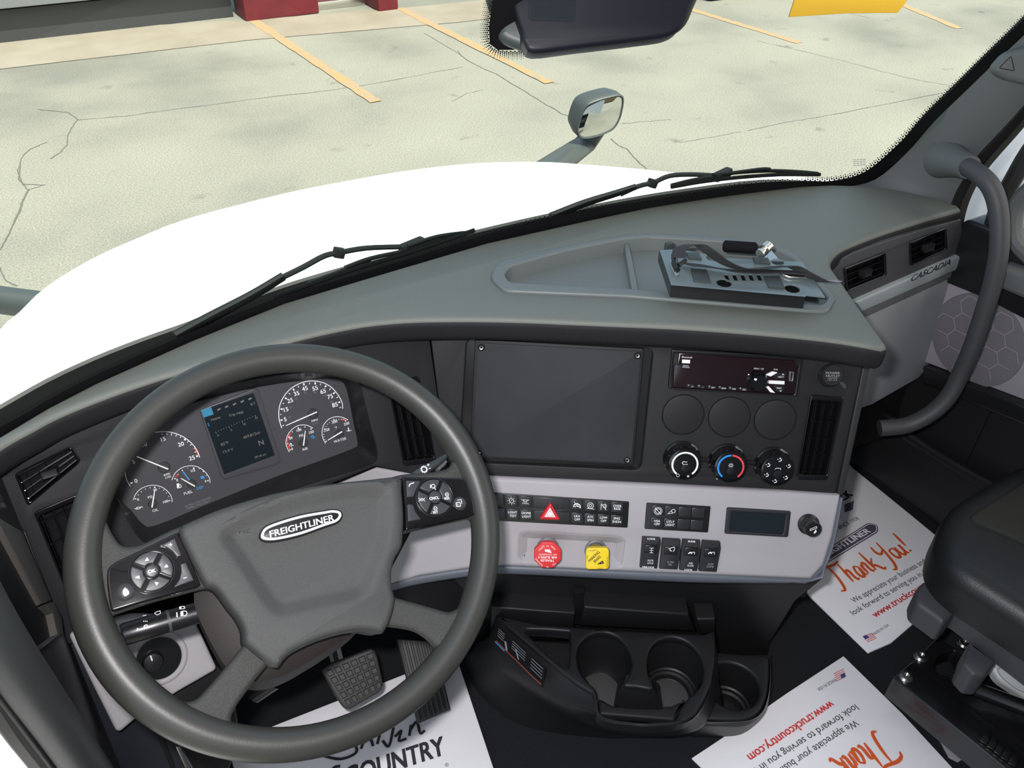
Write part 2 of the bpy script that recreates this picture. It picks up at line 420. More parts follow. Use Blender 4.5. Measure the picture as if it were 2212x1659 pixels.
# ---------------------------------------------------------------- cab shell
bm = NB(); box(bm, (0.0, -.55, FZ-.03), (1.62, 2.3, .06)); ob('floor', bm, 'carpet', kind='structure')
bm = NB(); CEI = Pl((0, 0, 1.78), (0, 0, 1)); plate(bm, CEI, [(-.80, -1.6)]+[(-.8+i*.1, G(-.8+i*.1)-.37+.02) for i in range(17)]+[(.95, -.2), (.95, -1.6)][:2], h=.025, t=.05, b=.002); ob('ceiling', bm, 'door_grey', kind='structure')
bm = NB(); box(bm, (0, -1.62, .85), (1.9, .05, 1.9)); ob('wall_back', bm, 'door_grey', kind='structure')
bm = NB(); loft(bm, [[Vector((x, G(x)+.03, z)) for x in [-.78+i*.075 for i in range(21)]] for z in (.15, .3, .5, .8, .835)], closed=False)
ob('wall_front', bm, 'void_black', kind='structure', ang=60)
bm = NB(); box(bm, (.80, -1.28, .95), (.03, .65, 1.6)); ob('wall_right', bm, 'door_grey', kind='structure')
bm = NB(); box(bm, (.79, .10, .46), (.03, .30, .66)); ob('cowl_side', bm, 'lower_plastic', kind='structure').name = 'wall_right_front'
# passenger door
dr = bpy.data.objects.new('door_1', None); COL.objects.link(dr); dr.location = (.78, 0, .45); WL[dr] = Vector((.78, 0, .45)); dr['kind'] = 'structure'
DP = Pl((.765, 0, .5), (-1, 0, 0))
def far_(x, y): return (.95, DP.uv(x, y)[1])
bm = NB(); box(bm, (.795, -.25, .37), (.03, 1.4, .42)); ob('lower_door_skin', bm, 'lower_plastic', dr)
bm = NB(); plate(bm, DP, rnd(DP.U([(2040,492),(2078,484),(2098,471),(2139,486),(2215,520),(2420,600)])+[far_(2420,600), far_(2420,790)]+DP.U([(2420,790),(2130,640),(2040,604)]), .008), h=.012, t=.05, b=.006); ob('upper_door_panel', bm, 'satin_black', dr)
bm = NB(); plate(bm, DP, DP.U([(1960,560),(2062,612),(2130,640),(2420,760)])+[far_(2420,760), far_(2420,970)]+DP.U([(2420,970),(2212,862),(2012,786),(1960,765)]), h=.004, t=.05, b=.003); ob('speaker_panel', bm, 'door_grey', dr)
c = DP.uv(2110, 735, .004); bm = NB(); R_ = .088
plate(bm, DP.off(.004), ring2(c, R_, 48), h=.003, t=.004, b=.002); sg = ob('speaker_grille', bm, 'speaker_mesh', dr)
bm = NB(); hx = .021
for i in range(-4, 5):
    for j in range(-5, 6):
        q = (c[0]+i*hx*1.5, c[1]+(j+(.5 if i % 2 else 0))*hx*1.732)
        if math.dist(q, c) < R_-.006:
            for k in range(3):
                a = [(q[0]+hx*cos(pi/3*e), q[1]+hx*sin(pi/3*e)) for e in (k, k+1)]
                if all(math.dist(w, c) < R_ for w in a): stroke(bm, DP.off(.007), a, .0014, .0004)
ob('hexagon_ribs', bm, 'door_grey', sg)
bm = NB(); pts = DP.U([(2008,786),(2212,862),(2420,970)])+[far_(2420,970), far_(2420,1010)]+DP.U([(2420,1010),(2212,905),(2008,822)]); plate(bm, DP, pts, h=.022, t=.04, b=.006); ob('map_pocket_edge', bm, 'satin_black', dr)
bm = NB(); plate(bm, DP, rnd(DP.U([(2172,572),(2190,560),(2420,640),(2420,700),(2180,600)]), .006), h=.05, t=.05, b=.006); ar = ob('armrest', bm, 'pillar_plastic', dr)
bm = NB(); tube(bm, cat([atx(*p, .775) for p in [(2143,492),(2160,440),(2190,385),(2222,330),(2280,250)]], k=4), .014, 10); ob('window_frame', bm, 'rubber_seal', dr)
bm = NB(); tube(bm, cat([atx(*p, .76) for p in [(2240,395),(2205,430),(2190,470),(2195,520),(2230,560)]], k=4), .014, 10); ob('handle_recess', bm, 'pillar_plastic', dr)
bm = NB(); loft(bm, [[Vector((.79, y, z)) for y in (-.5, -.2, .12)] for z in (.78, 1.0, 1.3, 1.65)], closed=False); ob('window_pane', bm, 'side_glass', dr)
# sill and footwell on the passenger side
bm = NB(); tube(bm, cat([atx(*p, .76) for p in [(1925,905),(1965,940),(2010,972),(2070,1008),(2139,1046),(2300,1130)]], k=4), .010, 10); plate(bm, DP, DP.U([(1880,900),(1925,905),(1965,945),(2139,1052),(2400,1180),(2500,1500),(2100,1300),(1840,990)]), h=.012, t=.03, b=.006); ob('sill', bm, 'lower_plastic', kind='structure').name = 'trim_5'
bm = NB(); tube(bm, cat([atz(*p, FZ+.012) for p in [(1838,978),(1850,1000),(1930,1065),(2035,1150),(2250,1330)]], k=4), .014, 10); ob('floor_edge', bm, 'matte_black', kind='structure').name = 'trim_12'
# driver door opening, lower left
LW = Pl((-.75, 0, .7), (1, 0, 0))
bm = NB(); plate(bm, LW, LW.U([(-60,960),(30,1060),(80,1150),(150,1380),(260,1600),(420,1900),(300,1900),(-60,1420)]), h=0, t=.004, b=.002); ob('wall_left', bm, 'lower_plastic', kind='structure')
bm = NB(); plate(bm, LW, LW.U([(-20,1120),(34,1150),(101,1302),(78,1309),(-20,1130)]), h=.006, t=.01, b=.002); plate(bm, LW, LW.U([(80,1312),(100,1304),(119,1340),(122,1377),(66,1412),(64,1408),(108,1376),(98,1330)]), h=.008, t=.01, b=.002); ob('jamb_trim', bm, 'brown_grey_trim', kind='structure').name = 'trim_6'
bm = NB(); tube(bm, cat([atx(*p, -.735) for p in [(-90,1230),(-30,1340),(40,1450),(110,1550),(190,1665),(300,1820)]], k=5), .019, 16)
ob('entry_grab_bar', bm, 'fascia_dark', label='dark grey vertical grab bar at the bottom left edge beside the driver door opening', cat_='grab bar')
bm = NB(); tube(bm, cat([atx(*p, -.77) for p in [(-90,1370),(-30,1450),(40,1560),(100,1640),(190,1760)]], k=5), .016, 10); tube(bm, cat([atx(*p, -.765) for p in [(-60,1300),(0,1410),(75,1520),(135,1595),(220,1720)]], k=5), .010, 10)
ob('door_seal', bm, 'rubber_seal', kind='structure').name = 'trim_7'
bm = NB(); box(bm, (-1.35, .3, -.85), (.85, 2.4, .5), b=.04)
ob('step_fairing', bm, 'white_paint', label='white side step fairing outside the driver door at the bottom left corner', cat_='fairing')
# ---------------------------------------------------------------- outside: ground, markings, building
GZ = -1.2
gm = mat('asphalt', (.36,.36,.31), .9, bump=(110,.12,.004), spec=.15)
N = gm.node_tree.nodes; L = gm.node_tree.links; b = N['Principled BSDF']; ge = N.new('ShaderNodeNewGeometry')
def noise(sc_, det, sep=None):
    t = N.new('ShaderNodeTexNoise'); t.inputs['Scale'].default_value = sc_; t.inputs['Detail'].default_value = det; L.new(ge.outputs['Position'], t.inputs['Vector']); return t
def ramp(src, stops):
    r = N.new('ShaderNodeValToRGB'); e = r.color_ramp.elements
    while len(e) < len(stops): e.new(.5)
    for k, (p, c) in enumerate(stops): e[k].position = p; e[k].color = (*c, 1)
    L.new(src, r.inputs[0]); return r
def mix(a, b_, fac=None, mode='MULTIPLY', f=1.):
    x = N.new('ShaderNodeMixRGB'); x.blend_type = mode; x.inputs[0].default_value = f
    L.new(a, x.inputs[1]); L.new(b_, x.inputs[2])
    if fac: L.new(fac, x.inputs[0])
    return x
n1 = ramp(noise(75, 8).outputs[0], [(.34,(.72,.72,.72)),(.5,(.97,.97,.97)),(.66,(1.22,1.22,1.18))])
n2 = ramp(noise(.55, 6).outputs[0], [(.32,(.68,.70,.70)),(.5,(.97,.97,.95)),(.7,(1.1,1.1,1.07))])
n3 = ramp(noise(3.5, 3).outputs[0], [(.2,(.55,.55,.55)),(.33,(1,1,1)),(1,(1,1,1))])
base = N.new('ShaderNodeRGB'); base.outputs[0].default_value = (.225,.223,.197,1)
x_ = mix(base.outputs[0], n1.outputs[0]); x_ = mix(x_.outputs[0], n2.outputs[0]); x_ = mix(x_.outputs[0], n3.outputs[0])
L.new(x_.outputs[0], b.inputs['Base Color'])
GR = Pl((0, 0, GZ), (0, 0, 1))
bm = NB(); plate(bm, GR, [(-14,-8),(30,-8),(30,30),(-14,30)], h=0, t=.1, b=0); ob('ground', bm, 'asphalt', kind='structure')
mat('kerb_concrete', (.25,.225,.185), .9, bump=(50,.4,.01), var=(2.2,(.21,.185,.145),.35,.7), spec=.2)
mat('crack', (.10,.10,.085), .95)
bm = NB(); fpx(bm, GR, [(-200,172),(-200,100),(0,72),(523,44),(860,18),(1250,-20),(1500,-45),(1500,-12),(1250,14),(1000,47),(540,86)], .006); ob('apron_slab', bm, 'kerb_concrete', kind='structure').name = 'path_1'
for i, (a, b2, w, lb) in enumerate([((540,40),(812,221),13,'worn orange parking line left of the overhead sensor housing, below the red wall'), ((862,18),(1187,180),11,'worn orange parking line ending just left of the hood mirror'), ((1490,20),(1728,93),7,'thin worn orange parking line right of the overhead sensor housing'), ((1900,-10),(2072,62),5,'faint yellow parking line right of the yellow banner')]):
    A2, B2 = Vector(GR.uv(*a)), Vector(GR.uv(*b2)); pts = [tuple(A2.lerp(B2, k/24)) for k in range(25)]
    bm = NB(); stroke(bm, GR, pts, [.12*(1+.15*random.uniform(-1, 1)) for _ in pts], .004+.004*(i < 2)); ob('parking_line', bm, 'orange_paint', label=lb, cat_='road marking', group='orange parking lines on the lot')
bm = NB()
for ch, w in [(y7([(130,375),(170,420),(240,465),(330,510),(420,545),(520,610),(600,655),(700,720),(780,770),(840,800),(900,840),(950,855)]), 3), (y7([(1255,1020),(1310,1070),(1380,1100),(1420,1150),(1470,1200),(1520,1243)]), 3), (y7([(1340,912),(1500,895),(1700,880)]), 1.6), (y7([(1770,1048),(2000,1010),(2212,970)]), 1.5), (y7([(90,745),(200,690),(320,660)]), 1.5),
              (y8([(180,523),(240,530),(330,540),(370,570),(345,610),(325,650),(320,690),(290,730),(240,760)]), 2.6), (y8([(370,575),(600,555),(900,515),(1200,475),(1600,430),(1900,380),(2212,320)]), 2), (y8([(225,680),(140,715),(100,760),(85,820),(110,880),(210,885)]), 2.4), (y8([(140,905),(110,960),(100,1000),(60,1080)]), 3), (y8([(1025,118),(1090,150),(1200,190)]), 2), (y8([(2030,160),(2130,220),(2212,270)]), 2),
              (x1([(110,0),(100,90),(150,150),(120,210),(90,290),(40,400),(0,470)]), 3), (x1([(150,150),(240,120)]), 2), (x1([(0,560),(30,630),(90,660)]), 2.5),
              (x6([(130,320),(400,380),(800,475),(1100,560),(1400,630),(1660,675)]), 1.8), (x6([(60,1020),(350,955),(600,920),(900,860),(1200,800),(1560,730)]), 1.8), (x6([(700,60),(1000,140)]), 1.5)]:
    q = []
    for a, b2 in zip(ch, ch[1:]):
        for k in range(6):
            t = k/6; q.append((a[0]+(b2[0]-a[0])*t+random.uniform(-1, 1)*1.1, a[1]+(b2[1]-a[1])*t+random.uniform(-1, 1)*.7))
    q.append(ch[-1]); u = GR.U(q); w3 = .007*w/2
    stroke(bm, GR, u, [w3*random.uniform(.6, 1.2) for _ in u], .003)
ob('ground_cracks', bm, 'crack', kind='structure').name = 'trim_8'
# building: dark lower wall, pale upper panel, red bay with a step
BY = 10.7
def bw(px, py): return aty(px, py, BY)
bm = NB(); box(bm, (-2.9, BY+.3, GZ+.17), (9.85, .5, .34)); ob('building_wall', bm, 'building_dark', kind='structure').name = 'wall_far'
bm = NB(); box(bm, (-2.9, BY+.2, GZ+1.87), (9.85, .5, 3.0), b=.02); ob('building_panel', bm, 'building_grey', kind='structure').name = 'wall_far_upper'
rb = empty('red_bay', (3.1, BY, GZ), 'dark red wall bay with a recessed door at the top left of the lot', 'wall')
a = atz(527, 44, GZ); b2 = atz(697, 33, GZ); c2 = atz(820, 27, GZ); d2 = atz(860, 20, GZ)
bm = NB()
for u0, u1 in ((a, b2), (c2, d2)): box(bm, ((u0.x+u1.x)/2, (u0.y+u1.y)/2+.25, GZ+1.5), (u1.x-u0.x, .5, 3), b=.03)
ob('bay_post', bm, 'red_wall', rb)
bm = NB(); box(bm, ((b2.x+c2.x)/2, a.y+.35, GZ+1.56), (c2.x-b2.x+.1, .3, 2.9), b=.01); ob('bay_door', bm, 'red_wall', rb)
bm = NB(); box(bm, ((b2.x+c2.x)/2, a.y+.25, GZ+.05), (c2.x-b2.x, .4, .1), b=.01); ob('door_step', bm, 'steel', rb)
bm = NB(); box(bm, (a.x+7.6, a.y+1.3, GZ+1.0), (9.5, .5, 2.0)); ob('far_wall', bm, 'building_dark', kind='structure').name = 'wall_far_right'
# yellow banner hanging at the top right
YB = plane(aty(1830, 10, 3.0), 31, 5)
bm = NB(); plate(bm, YB, YB.U([(1725,-80),(1990,-80),(1961,0),(1939,28),(1830,29),(1704,37),(1716,0)]), h=0, t=.012, b=.002)
yb = ob('hanging_banner', bm, 'yellow_banner', label='bright yellow hanging sheet at the top right above the parking lot', cat_='banner')
tb = atz(1610, -10, GZ); bm = NB(); box(bm, (tb.x, tb.y+.3, GZ+.35), (1.5, .8, .7), b=.1); ob('parked_machine', bm, 'matte_black', label='dark parked machine base at the top edge beside the yellow sheet', cat_='machine')
bm = NB(); mc = CAM+ray(2185, 395)*(1.95/F); box(bm, mc, (.16, .34, .42), b=.05)
ob('mirror_housing', bm, 'white_paint', label='large white mirror housing outside the passenger door window', cat_='mirror')
# ---------------------------------------------------------------- hood of the truck
hp = [(-260,1060),(-120,860),(0,712),(41,675),(102,618),(203,557),(301,513),(407,472),(610,419),(760,389),(900,366),(1038,352),(1165,350),(1244,354),(1391,366),(1479,375),(1600,384),(1785,400),(1900,420)]
hz = [.55,.66,.72,.735,.75,.765,.775,.78,.785,.79,.79,.79,.785,.78,.775,.77,.765,.75,.72]
far = [atz(*p, z) for p, z in zip(hp, hz)]
np_px = [(-300,1080),(-100,930),(0,874),(100,818),(203,770),(305,730),(407,694),(510,652),(610,615),(712,584),(814,556),(914,527),(1014,500),(1120,475),(1223,453),(1362,426),(1496,405),(1645,388),(1790,392)]
near = [hit(x, y, Vector((0, 0, .80)), ZUP) for x, y in np_px]
far = cat(far, k=3); near = cat(near, k=3); rows = []
for t in (0, .08, .2, .35, .5, .65, .8, .92, 1.0):
    rows.append([a.lerp(b, t)+Vector((0, 0, .035*sin(pi*t)*.35)) for a, b in zip(near, far)])
nf = [(f - n).normalized() for f, n in zip(far, near)]
rows.append([f+d*.06+Vector((0, 0, -.03)) for f, d in zip(far, nf)]); rows.append([f+d*.12+Vector((0, 0, -.12)) for f, d in zip(far, nf)]); rows.append([f+d*.15+Vector((0, 0, -.45)) for f, d in zip(far, nf)])
bm = NB(); loft(bm, rows, closed=False); ob('hood', bm, 'white_paint', ang=70, label='broad white truck hood seen through the windshield, bleached by the sun', cat_='hood')
# cowl strip between hood and glass
bm = NB(); loft(bm, [[Vector((v.x, G(v.x)+.012, .80)) for v in near], [Vector((v.x, G(v.x)+.03, .80)) for v in near], [v.lerp(Vector((v.x, G(v.x)+.03, .80)), .6)+Vector((0,0,-.02)) for v in near], [v+Vector((0,0,-.006)) for v in near]], closed=False)
ob('cowl', bm, 'void_black', kind='structure').name = 'trim_9'
# hood mirrors
mr = empty('hood_mirror', atx(1240, 340, .8), 'convex rectangular hood mirror on a dark stalk standing on the right fender', 'mirror')
MC = CAM+ray(1292, 250)*(2.45/F); MP = plane(MC, 11, -6)
mo = y7([(955,860),(975,760),(1040,700),(1180,675),(1300,672),(1370,700),(1372,760),(1350,880),(1300,970),(1200,1010),(1080,1022),(1010,1015),(965,950)])
mi = y7([(1005,960),(1030,860),(1070,770),(1180,725),(1300,698),(1345,705),(1348,760),(1325,870),(1280,950),(1180,995),(1080,1016),(1030,1012)])
mg = y7([(1015,965),(1035,880),(1075,790),(1185,738),(1305,708),(1338,715),(1340,762),(1318,868),(1272,942),(1180,983),(1085,1006),(1030,1004)])
bm = NB(); sh = [MP.w(q, .012) for q in off2(ccw(MP.U(mi)), 0)]
rim = ccw(rnd(MP.U(mi), .02)); cx = sum(q[0] for q in rim)/len(rim); cy = sum(q[1] for q in rim)/len(rim)
shift = lambda k, dx, dy: [(cx+(q[0]-cx)*k+dx, cy+(q[1]-cy)*k+dy) for q in rim]
loft(bm, [[MP.w(q, .0) for q in off2(rim, .007)], [MP.w(q, .004) for q in rim], [MP.w(q, .0) for q in off2(rim, -.003)], [MP.w(q, -.03) for q in shift(1.03, -.006, .002)], [MP.w(q, -.065) for q in shift(.92, -.010, .002)], [MP.w(q, -.085) for q in shift(.6, -.012, 0)]], True, False, True)
ob('mirror_shell', bm, 'mirror_shell', mr)
bm = NB(); gl_ = ccw(rnd(MP.U(mg), .015)); nr = 6; rings = []
for k in range(nr):
    s = 1-k/nr; rings.append([MP.w((cx+(q[0]-cx)*s, cy+(q[1]-cy)*s), .001+.006*(1-s*s)) for q in gl_])
loft(bm, rings, True, False, True); ob('mirror_glass', bm, 'mirror_glass', mr, ang=80)
bm = NB(); p0 = MP.P(1296, 272, -.085); p2 = CAM+ray(1160, 365)*(2.1/F); p2 = CAM+ray(1190, 362)*(2.34/F); p1_ = MP.P(1262, 312, -.085); pts = [p0, p1_]+[p1_.lerp(p2, t) for t in (.3, .6, 1, 1.6, 2.4)]+[p2+(p2-p1_)*1.8+Vector((-.1,0,-.25))]
tube(bm, pts, [.038*(1+.05*i) for i in range(len(pts))], 16, flat=.6, up=(0,0,1)); ob('mirror_arm', bm, 'mirror_shell', mr)
bm = NB(); q0 = CAM+ray(-60, 640)*(1.9/F); q1 = CAM+ray(90, 660)*(1.9/F); tube(bm, [q0-(q1-q0)*.3, q0, q1, q1+(q1-q0)*.5], .045, 14, flat=.7)
ob('left_mirror_arm', bm, 'mirror_shell', label='dark hood mirror arm crossing the left edge beside the hood', cat_='mirror arm').name = 'mirror_arm_stub'
# ---------------------------------------------------------------- wipers (outside the glass)
def wiper(arm, thick, bend, clip, blade, lb, r=.007):
    e = empty('windshield_wiper', glass(*arm[0], out=.03), lb, 'wiper', 'wipers parked at the foot of the windshield')
    bm = NB(); tube(bm, cat([glass(*p, out=.03) for p in arm], k=4), thick, 10, flat=.5); ob('wiper_arm', bm, 'wiper_black', e)
    bm = NB(); tube(bm, cat([glass(*p, out=.028) for p in bend], k=4), .0042, 8); ob('arm_rod', bm, 'wiper_black', e)
    bm = NB(); c = glass(*clip, out=.028); box(bm, c, (.016, .012, .014), Matrix.Rotation(.4, 3, 'Y'), .002); ob('nozzle_clip', bm, 'wiper_black', e)
    bm = NB(); P = cat([glass(*p, out=.012) for p in blade[0]], k=6); tube(bm, P, .0035, 8); ob('wiper_blade', bm, 'matte_black', e)
    bm = NB()
    for cp in blade[1]: tube(bm, cat([glass(*p, out=.02) for p in cp], k=5), .0045, 8, flat=.7)
    c = glass(*blade[2], out=.026); box(bm, c, (.045, .014, .014), Matrix.Rotation(.25, 3, 'Z'), .003); ob('blade_bridge', bm, 'wiper_black', e)
    return e
wiper([(378,728),(450,688),(541,640),(612,597)], [.012+.0003*i for i in range(13)][::-1], [(600,604),(655,577),(700,553),(732,546),(790,536),(867,533)], (732,546),
      ([(592,642),(660,618),(760,583),(880,547),(960,520),(1025,497)], [[(665,612),(745,583),(800,566)],[(745,578),(800,558),(880,540),(960,512),(1022,500)],[(880,532),(940,512),(1000,503)]], (890,530)), 'left windshield wiper lying along the hood in front of the steering wheel')
wiper([(1190,468),(1260,440),(1330,418),(1372,404)], [.010+.0003*i for i in range(13)][::-1], [(1340,420),(1380,402),(1412,394),(1446,380),(1490,377),(1542,379)], (1409,396),
      ([(1450,404),(1520,392),(1600,383),(1690,377),(1771,377)], [[(1450,400),(1500,388),(1560,380)],[(1540,378),(1600,372),(1660,369),(1720,371),(1765,375)],[(1560,377),(1640,366),(1662,366)]], (1560,377)), 'right windshield wiper ending near the passenger corner of the glass')
# faint maker marks etched on the glass
bm = NB()
for k in range(4):
    P = [glass(1843+i*7, 346+k*4-i*.3, out=-.003) for i in range(5)]
    for a, b2 in zip(P, P[1:]):
        q = (b2-a)*.8; d = Vector((0, 0, .0011)); bm.faces.new([bm.verts.new(v) for v in (a, a+q, a+q+d, a+d)])
ob('glass_mark', bm, 'print_dim', kind='structure').name = 'trim_10'
# sensor housing behind the top of the glass, on its black frit patch
sp = plane(glass(1280, 40, out=-.05), 25, 30)
sh_ = empty('sensor_housing', glass(1280, 20, out=-.03), 'black camera and sensor housing hanging at the top centre of the windshield', 'sensor housing')
hs = y7([(420,-250),(415,200),(440,300),(560,360),(690,385),(1000,350),(1500,290),(1700,258),(1800,190),(1860,60),(1900,-40),(1960,-250)])
hf = y7([(600,-250),(600,230),(620,320),(690,383),(1000,348),(1500,288),(1690,256),(1790,190),(1850,60),(1890,-40),(1950,-250)])
bm = NB(); f2 = ccw(cat(sp.U(hf, 0), closed=True, k=3)); plate(bm, sp, f2, h=0, t=.03, b=.006); ob('housing_face', bm, 'housing_navy', sh_)
bm = NB(); s2 = sp.off(-.03); f3 = ccw(cat(s2.U(hs, 0), closed=True, k=3)); plate(bm, s2, f3, h=.012, t=.015, b=.010); ob('housing_back', bm, 'mirror_shell', sh_)
bm = NB(); w_ = sp.U(y7([(655,-200),(655,130),(680,148),(965,155),(985,130),(1010,-200)])); stroke(bm, sp, w_, .0016, .001); fill(bm, sp, off2(ccw(w_), .002), .0007); ob('cover_panel', bm, 'lcd_dark', sh_)
fp_ = [(1070,-60),(1062,10),(1056,60),(1058,95),(1075,108),(1110,108),(1140,80),(1140,-60)]
bm = NB(); V_ = [glass(*p, out=-.001) for p in fp_]; bm.faces.new([bm.verts.new(v) for v in V_])
dots(bm, cat([(1066,-25),(1061,20),(1056,60),(1058,92),(1070,106),(1095,110),(1130,110)][::-1], k=5), 4.4, 5, 2.1)
ob('frit_patch', bm, 'matte_black', kind='structure').name = 'trim_11'
# ---------------------------------------------------------------- dashboard
DB = empty('dashboard', (0, .25, .5), 'full-width dashboard with grey-green padded top, black fascias and pale grey switch panel', 'dashboard')
lip = [(-150,1062),(0,963),(68,925),(136,890),(271,838),(407,795),(550,755),(650,727),(761,703),(850,692),(950,688),(1100,689),(1300,697),(1500,706),(1700,722),(1800,733),(1865,743)]
top_px = cat(lip, k=4) + [(1905,751),(1917,747)] + cat([(1912,738),(1864,671),(1814,600),(1799,579),(1796,566),(1801,554),(1816,540),(1842,527),(1910,501),(2002,472)], k=4)[0:] + [(2077,451),(2070,443),(2010,424),(1950,411),(1880,400),(1795,398),(1695,402)] + [(x, y-6) for x, y in back_px[::-1][2:]]
tray_in = [(1091,600),(1093,590),(1105,578),(1150,566),(1225,545),(1345,521),(1400,516),(1500,521),(1630,532),(1680,545),(1710,560),(1790,645),(1775,664),(1745,662),(1366,628),(1101,614)]
tray_out = [(1061,605),(1063,588),(1081,567),(1150,550),(1225,534),(1350,510),(1400,508),(1500,512),(1635,523),(1690,538),(1722,556),(1806,645),(1788,677),(1745,675),(1355,643),(1090,632)]
lp2 = cat(lip, k=4) + [(1905,751),(1917,747)] + cat([(1912,738),(1864,671),(1814,600),(1799,579),(1796,566),(1801,554),(1816,540),(1842,527),(1910,501),(2002,472)], k=4) + [(2077,451)]
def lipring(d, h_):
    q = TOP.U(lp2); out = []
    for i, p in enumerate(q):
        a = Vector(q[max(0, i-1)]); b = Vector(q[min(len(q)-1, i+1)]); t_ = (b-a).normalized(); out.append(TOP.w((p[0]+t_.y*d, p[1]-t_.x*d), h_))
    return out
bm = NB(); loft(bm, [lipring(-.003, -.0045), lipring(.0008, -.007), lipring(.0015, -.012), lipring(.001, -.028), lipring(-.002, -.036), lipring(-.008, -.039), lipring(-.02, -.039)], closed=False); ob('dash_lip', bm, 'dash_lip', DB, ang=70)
tin = ccw(rnd(TOP.U(tray_in), .008)); tout = ccw(rnd(TOP.U(tray_out), .010))
bm = NB(); plate(bm, TOP, TOP.U(top_px), h=0, t=.036, b=.007, holes=[off2(tout, .004)], seg=4, flare=-.004); ob('dash_pad', bm, 'dash_vinyl', DB, ang=50)
bm = NB(); plate(bm, TOP, tout, h=.004, t=.028, b=.003, holes=[tin]); tr_ = ob('storage_tray', bm, 'tray_plastic' if 'tray_plastic' in MATS else 'blue_grey', DB)
bm = NB(); plate(bm, TOP, off2(tin, -.004), h=-.020, t=.004, b=0); ob('tray_floor', bm, 'tray_plastic', tr_)
bm = NB(); a, b2 = Vector(TOP.uv(1354, 519)), Vector(TOP.uv(1374, 626)); n_ = Vector(((b2-a).y, -(b2-a).x)).normalized()*.004
plate(bm, TOP, [tuple(a+n_), tuple(a-n_), tuple(b2-n_*1.2), tuple(b2+n_*1.2)], h=-.004, t=.017, b=.002); ob('tray_divider', bm, 'tray_plastic', tr_)
bm = NB(); q = TOP.U([(1559,528),(1563,524),(1640,528),(1632,548),(1562,544),(1557,536)], -.018); plate(bm, TOP, rnd(q, .004), h=-.0175, t=.002, b=0); ob('tray_slot', bm, 'matte_black', tr_)
# passenger side: dark face with two vents, strip, glove panel
bm = NB(); V1 = quad(y4(312,868), y4(706,714), y4(716,936), y4(335,1090)); V2 = quad(y4(932,622), y4(1278,484), y4(1288,690), y4(938,852))
def qin(q, m_, n_=None): n_ = n_ or m_; return [q(m_, n_), q(1-m_, n_), q(1-m_, 1-n_), q(m_, 1-n_)]
h1 = rnd(PF.U(qin(V1, .03)), .006); h2 = rnd(PF.U(qin(V2, .03)), .006)
plate(bm, PF, PF.U([(1775,590),(1812,562),(1842,547),(1910,522),(2002,494),(2076,474),(2079,490),(2080,545),(1846,650),(1780,690)]), h=0, t=.05, b=.002, holes=[h1, h2]); ob('passenger_fascia', bm, 'pillar_plastic', DB).data.materials[0] = mat('fascia_grey', (.055,.056,.060), .55, bump=(400,.1,.001))
bm = NB(); plate(bm, PF, PF.U([y4(380,1172), y4(1408,722), y4(1428,770), y4(1430,835), y4(440,1270)]), h=.010, t=.05, b=.005); ts = ob('trim_strip', bm, 'trim_strip', DB)
bm = NB(); txt(bm, PF.off(.010), 'CASCADIA', y4(945,1000), y4(1320,835), 8.5, h=.001, shear=.25, bold=.02); ob('name_lettering', bm, 'chrome', ts)
bm = NB(); plate(bm, PF, PF.U([y4(440,1270), y4(1430,838), y4(1428,905), y4(480,1340)]), h=.004, t=.05, b=.003); ob('strip_groove', bm, 'pillar_plastic', DB)
bm = NB(); plate(bm, PF, rnd(PF.U([(1840,694),(2076,587),(2072,625),(2043,720),(2010,789),(1986,818),(1883,877),(1840,890)]), .004), h=0, t=.06, b=.006); ob('glove_box_door', bm, 'glove_grey', DB)
bm = NB(); plate(bm, PF.off(-.03), PF.U([(1780,840),(1986,818),(2040,730),(2030,860),(1960,960),(1800,1000)]), h=0, t=.05, b=.002); ob('passenger_kick_panel', bm, 'satin_black', DB)
# driver fascia with openings
hood_px = [(240,1040),(252,960),(290,905),(360,868),(430,842),(560,815),(660,802),(740,803),(772,822),(785,865),(800,925),(813,978),(797,1003),(700,1033),(600,1066),(450,1126),(345,1172),(305,1165),(275,1120)]
face_px = [(250,1062),(262,985),(300,928),(365,890),(432,866),(560,836),(655,822),(722,818),(744,830),(755,865),(765,918),(773,957),(762,970),(690,997),(600,1029),(450,1089),(336,1136),(308,1132),(285,1105)]
CLP = FP.off(-.028)
hood_uv = cat(FP.U(hood_px), closed=True, k=3); face_uv = cat(FP.U(face_px, -.026), closed=True, k=3)
LV = quad((30,1023),(156,962),(176,995),(60,1094)); LV2 = quad((72,1106),(168,1066),(228,1258),(152,1300)); RV = quad((836,822),(905,812),(943,998),(872,1007))
holes = [ccw(hood_uv)] + [ccw(rnd(FP.U(qin(q, .03)), .005)) for q in (LV, LV2, RV)]
fp_out = [(-60,1040),(3,985),(136,920),(271,862),(450,785),(600,738),(699,708),(823,690),(920,684),(926,717),(945,850),(966,985),(968,1014),(935,1040),(895,1024),(811,1007),(719,1044),(500,1120),(330,1190),(265,1262),(225,1385),(147,1392),(54,1150)]
bm = NB(); plate(bm, FP, FP.U(fp_out), h=0, t=.035, b=.0015, holes=holes); ob('driver_fascia', bm, 'dark_plastic', DB)
bm = NB(); H3 = [FP.w(q, 0) for q in hood_uv]; F3 = [FP.w(q, -.026) for q in face_uv]
loft(bm, [[FP.w(q, -.004) for q in hood_uv], [FP.w(q, .005) for q in hood_uv], [FP.w(((q[0]*.93+p[0]*.07), q[1]*.93+p[1]*.07), .005) for q, p in zip(hood_uv, face_uv)], [h.lerp(f, .5) for h, f in zip(H3, F3)], F3, [FP.w(q, -.034) for q in face_uv]]); ob('cluster_surround', bm, 'satin_black', DB, ang=50)
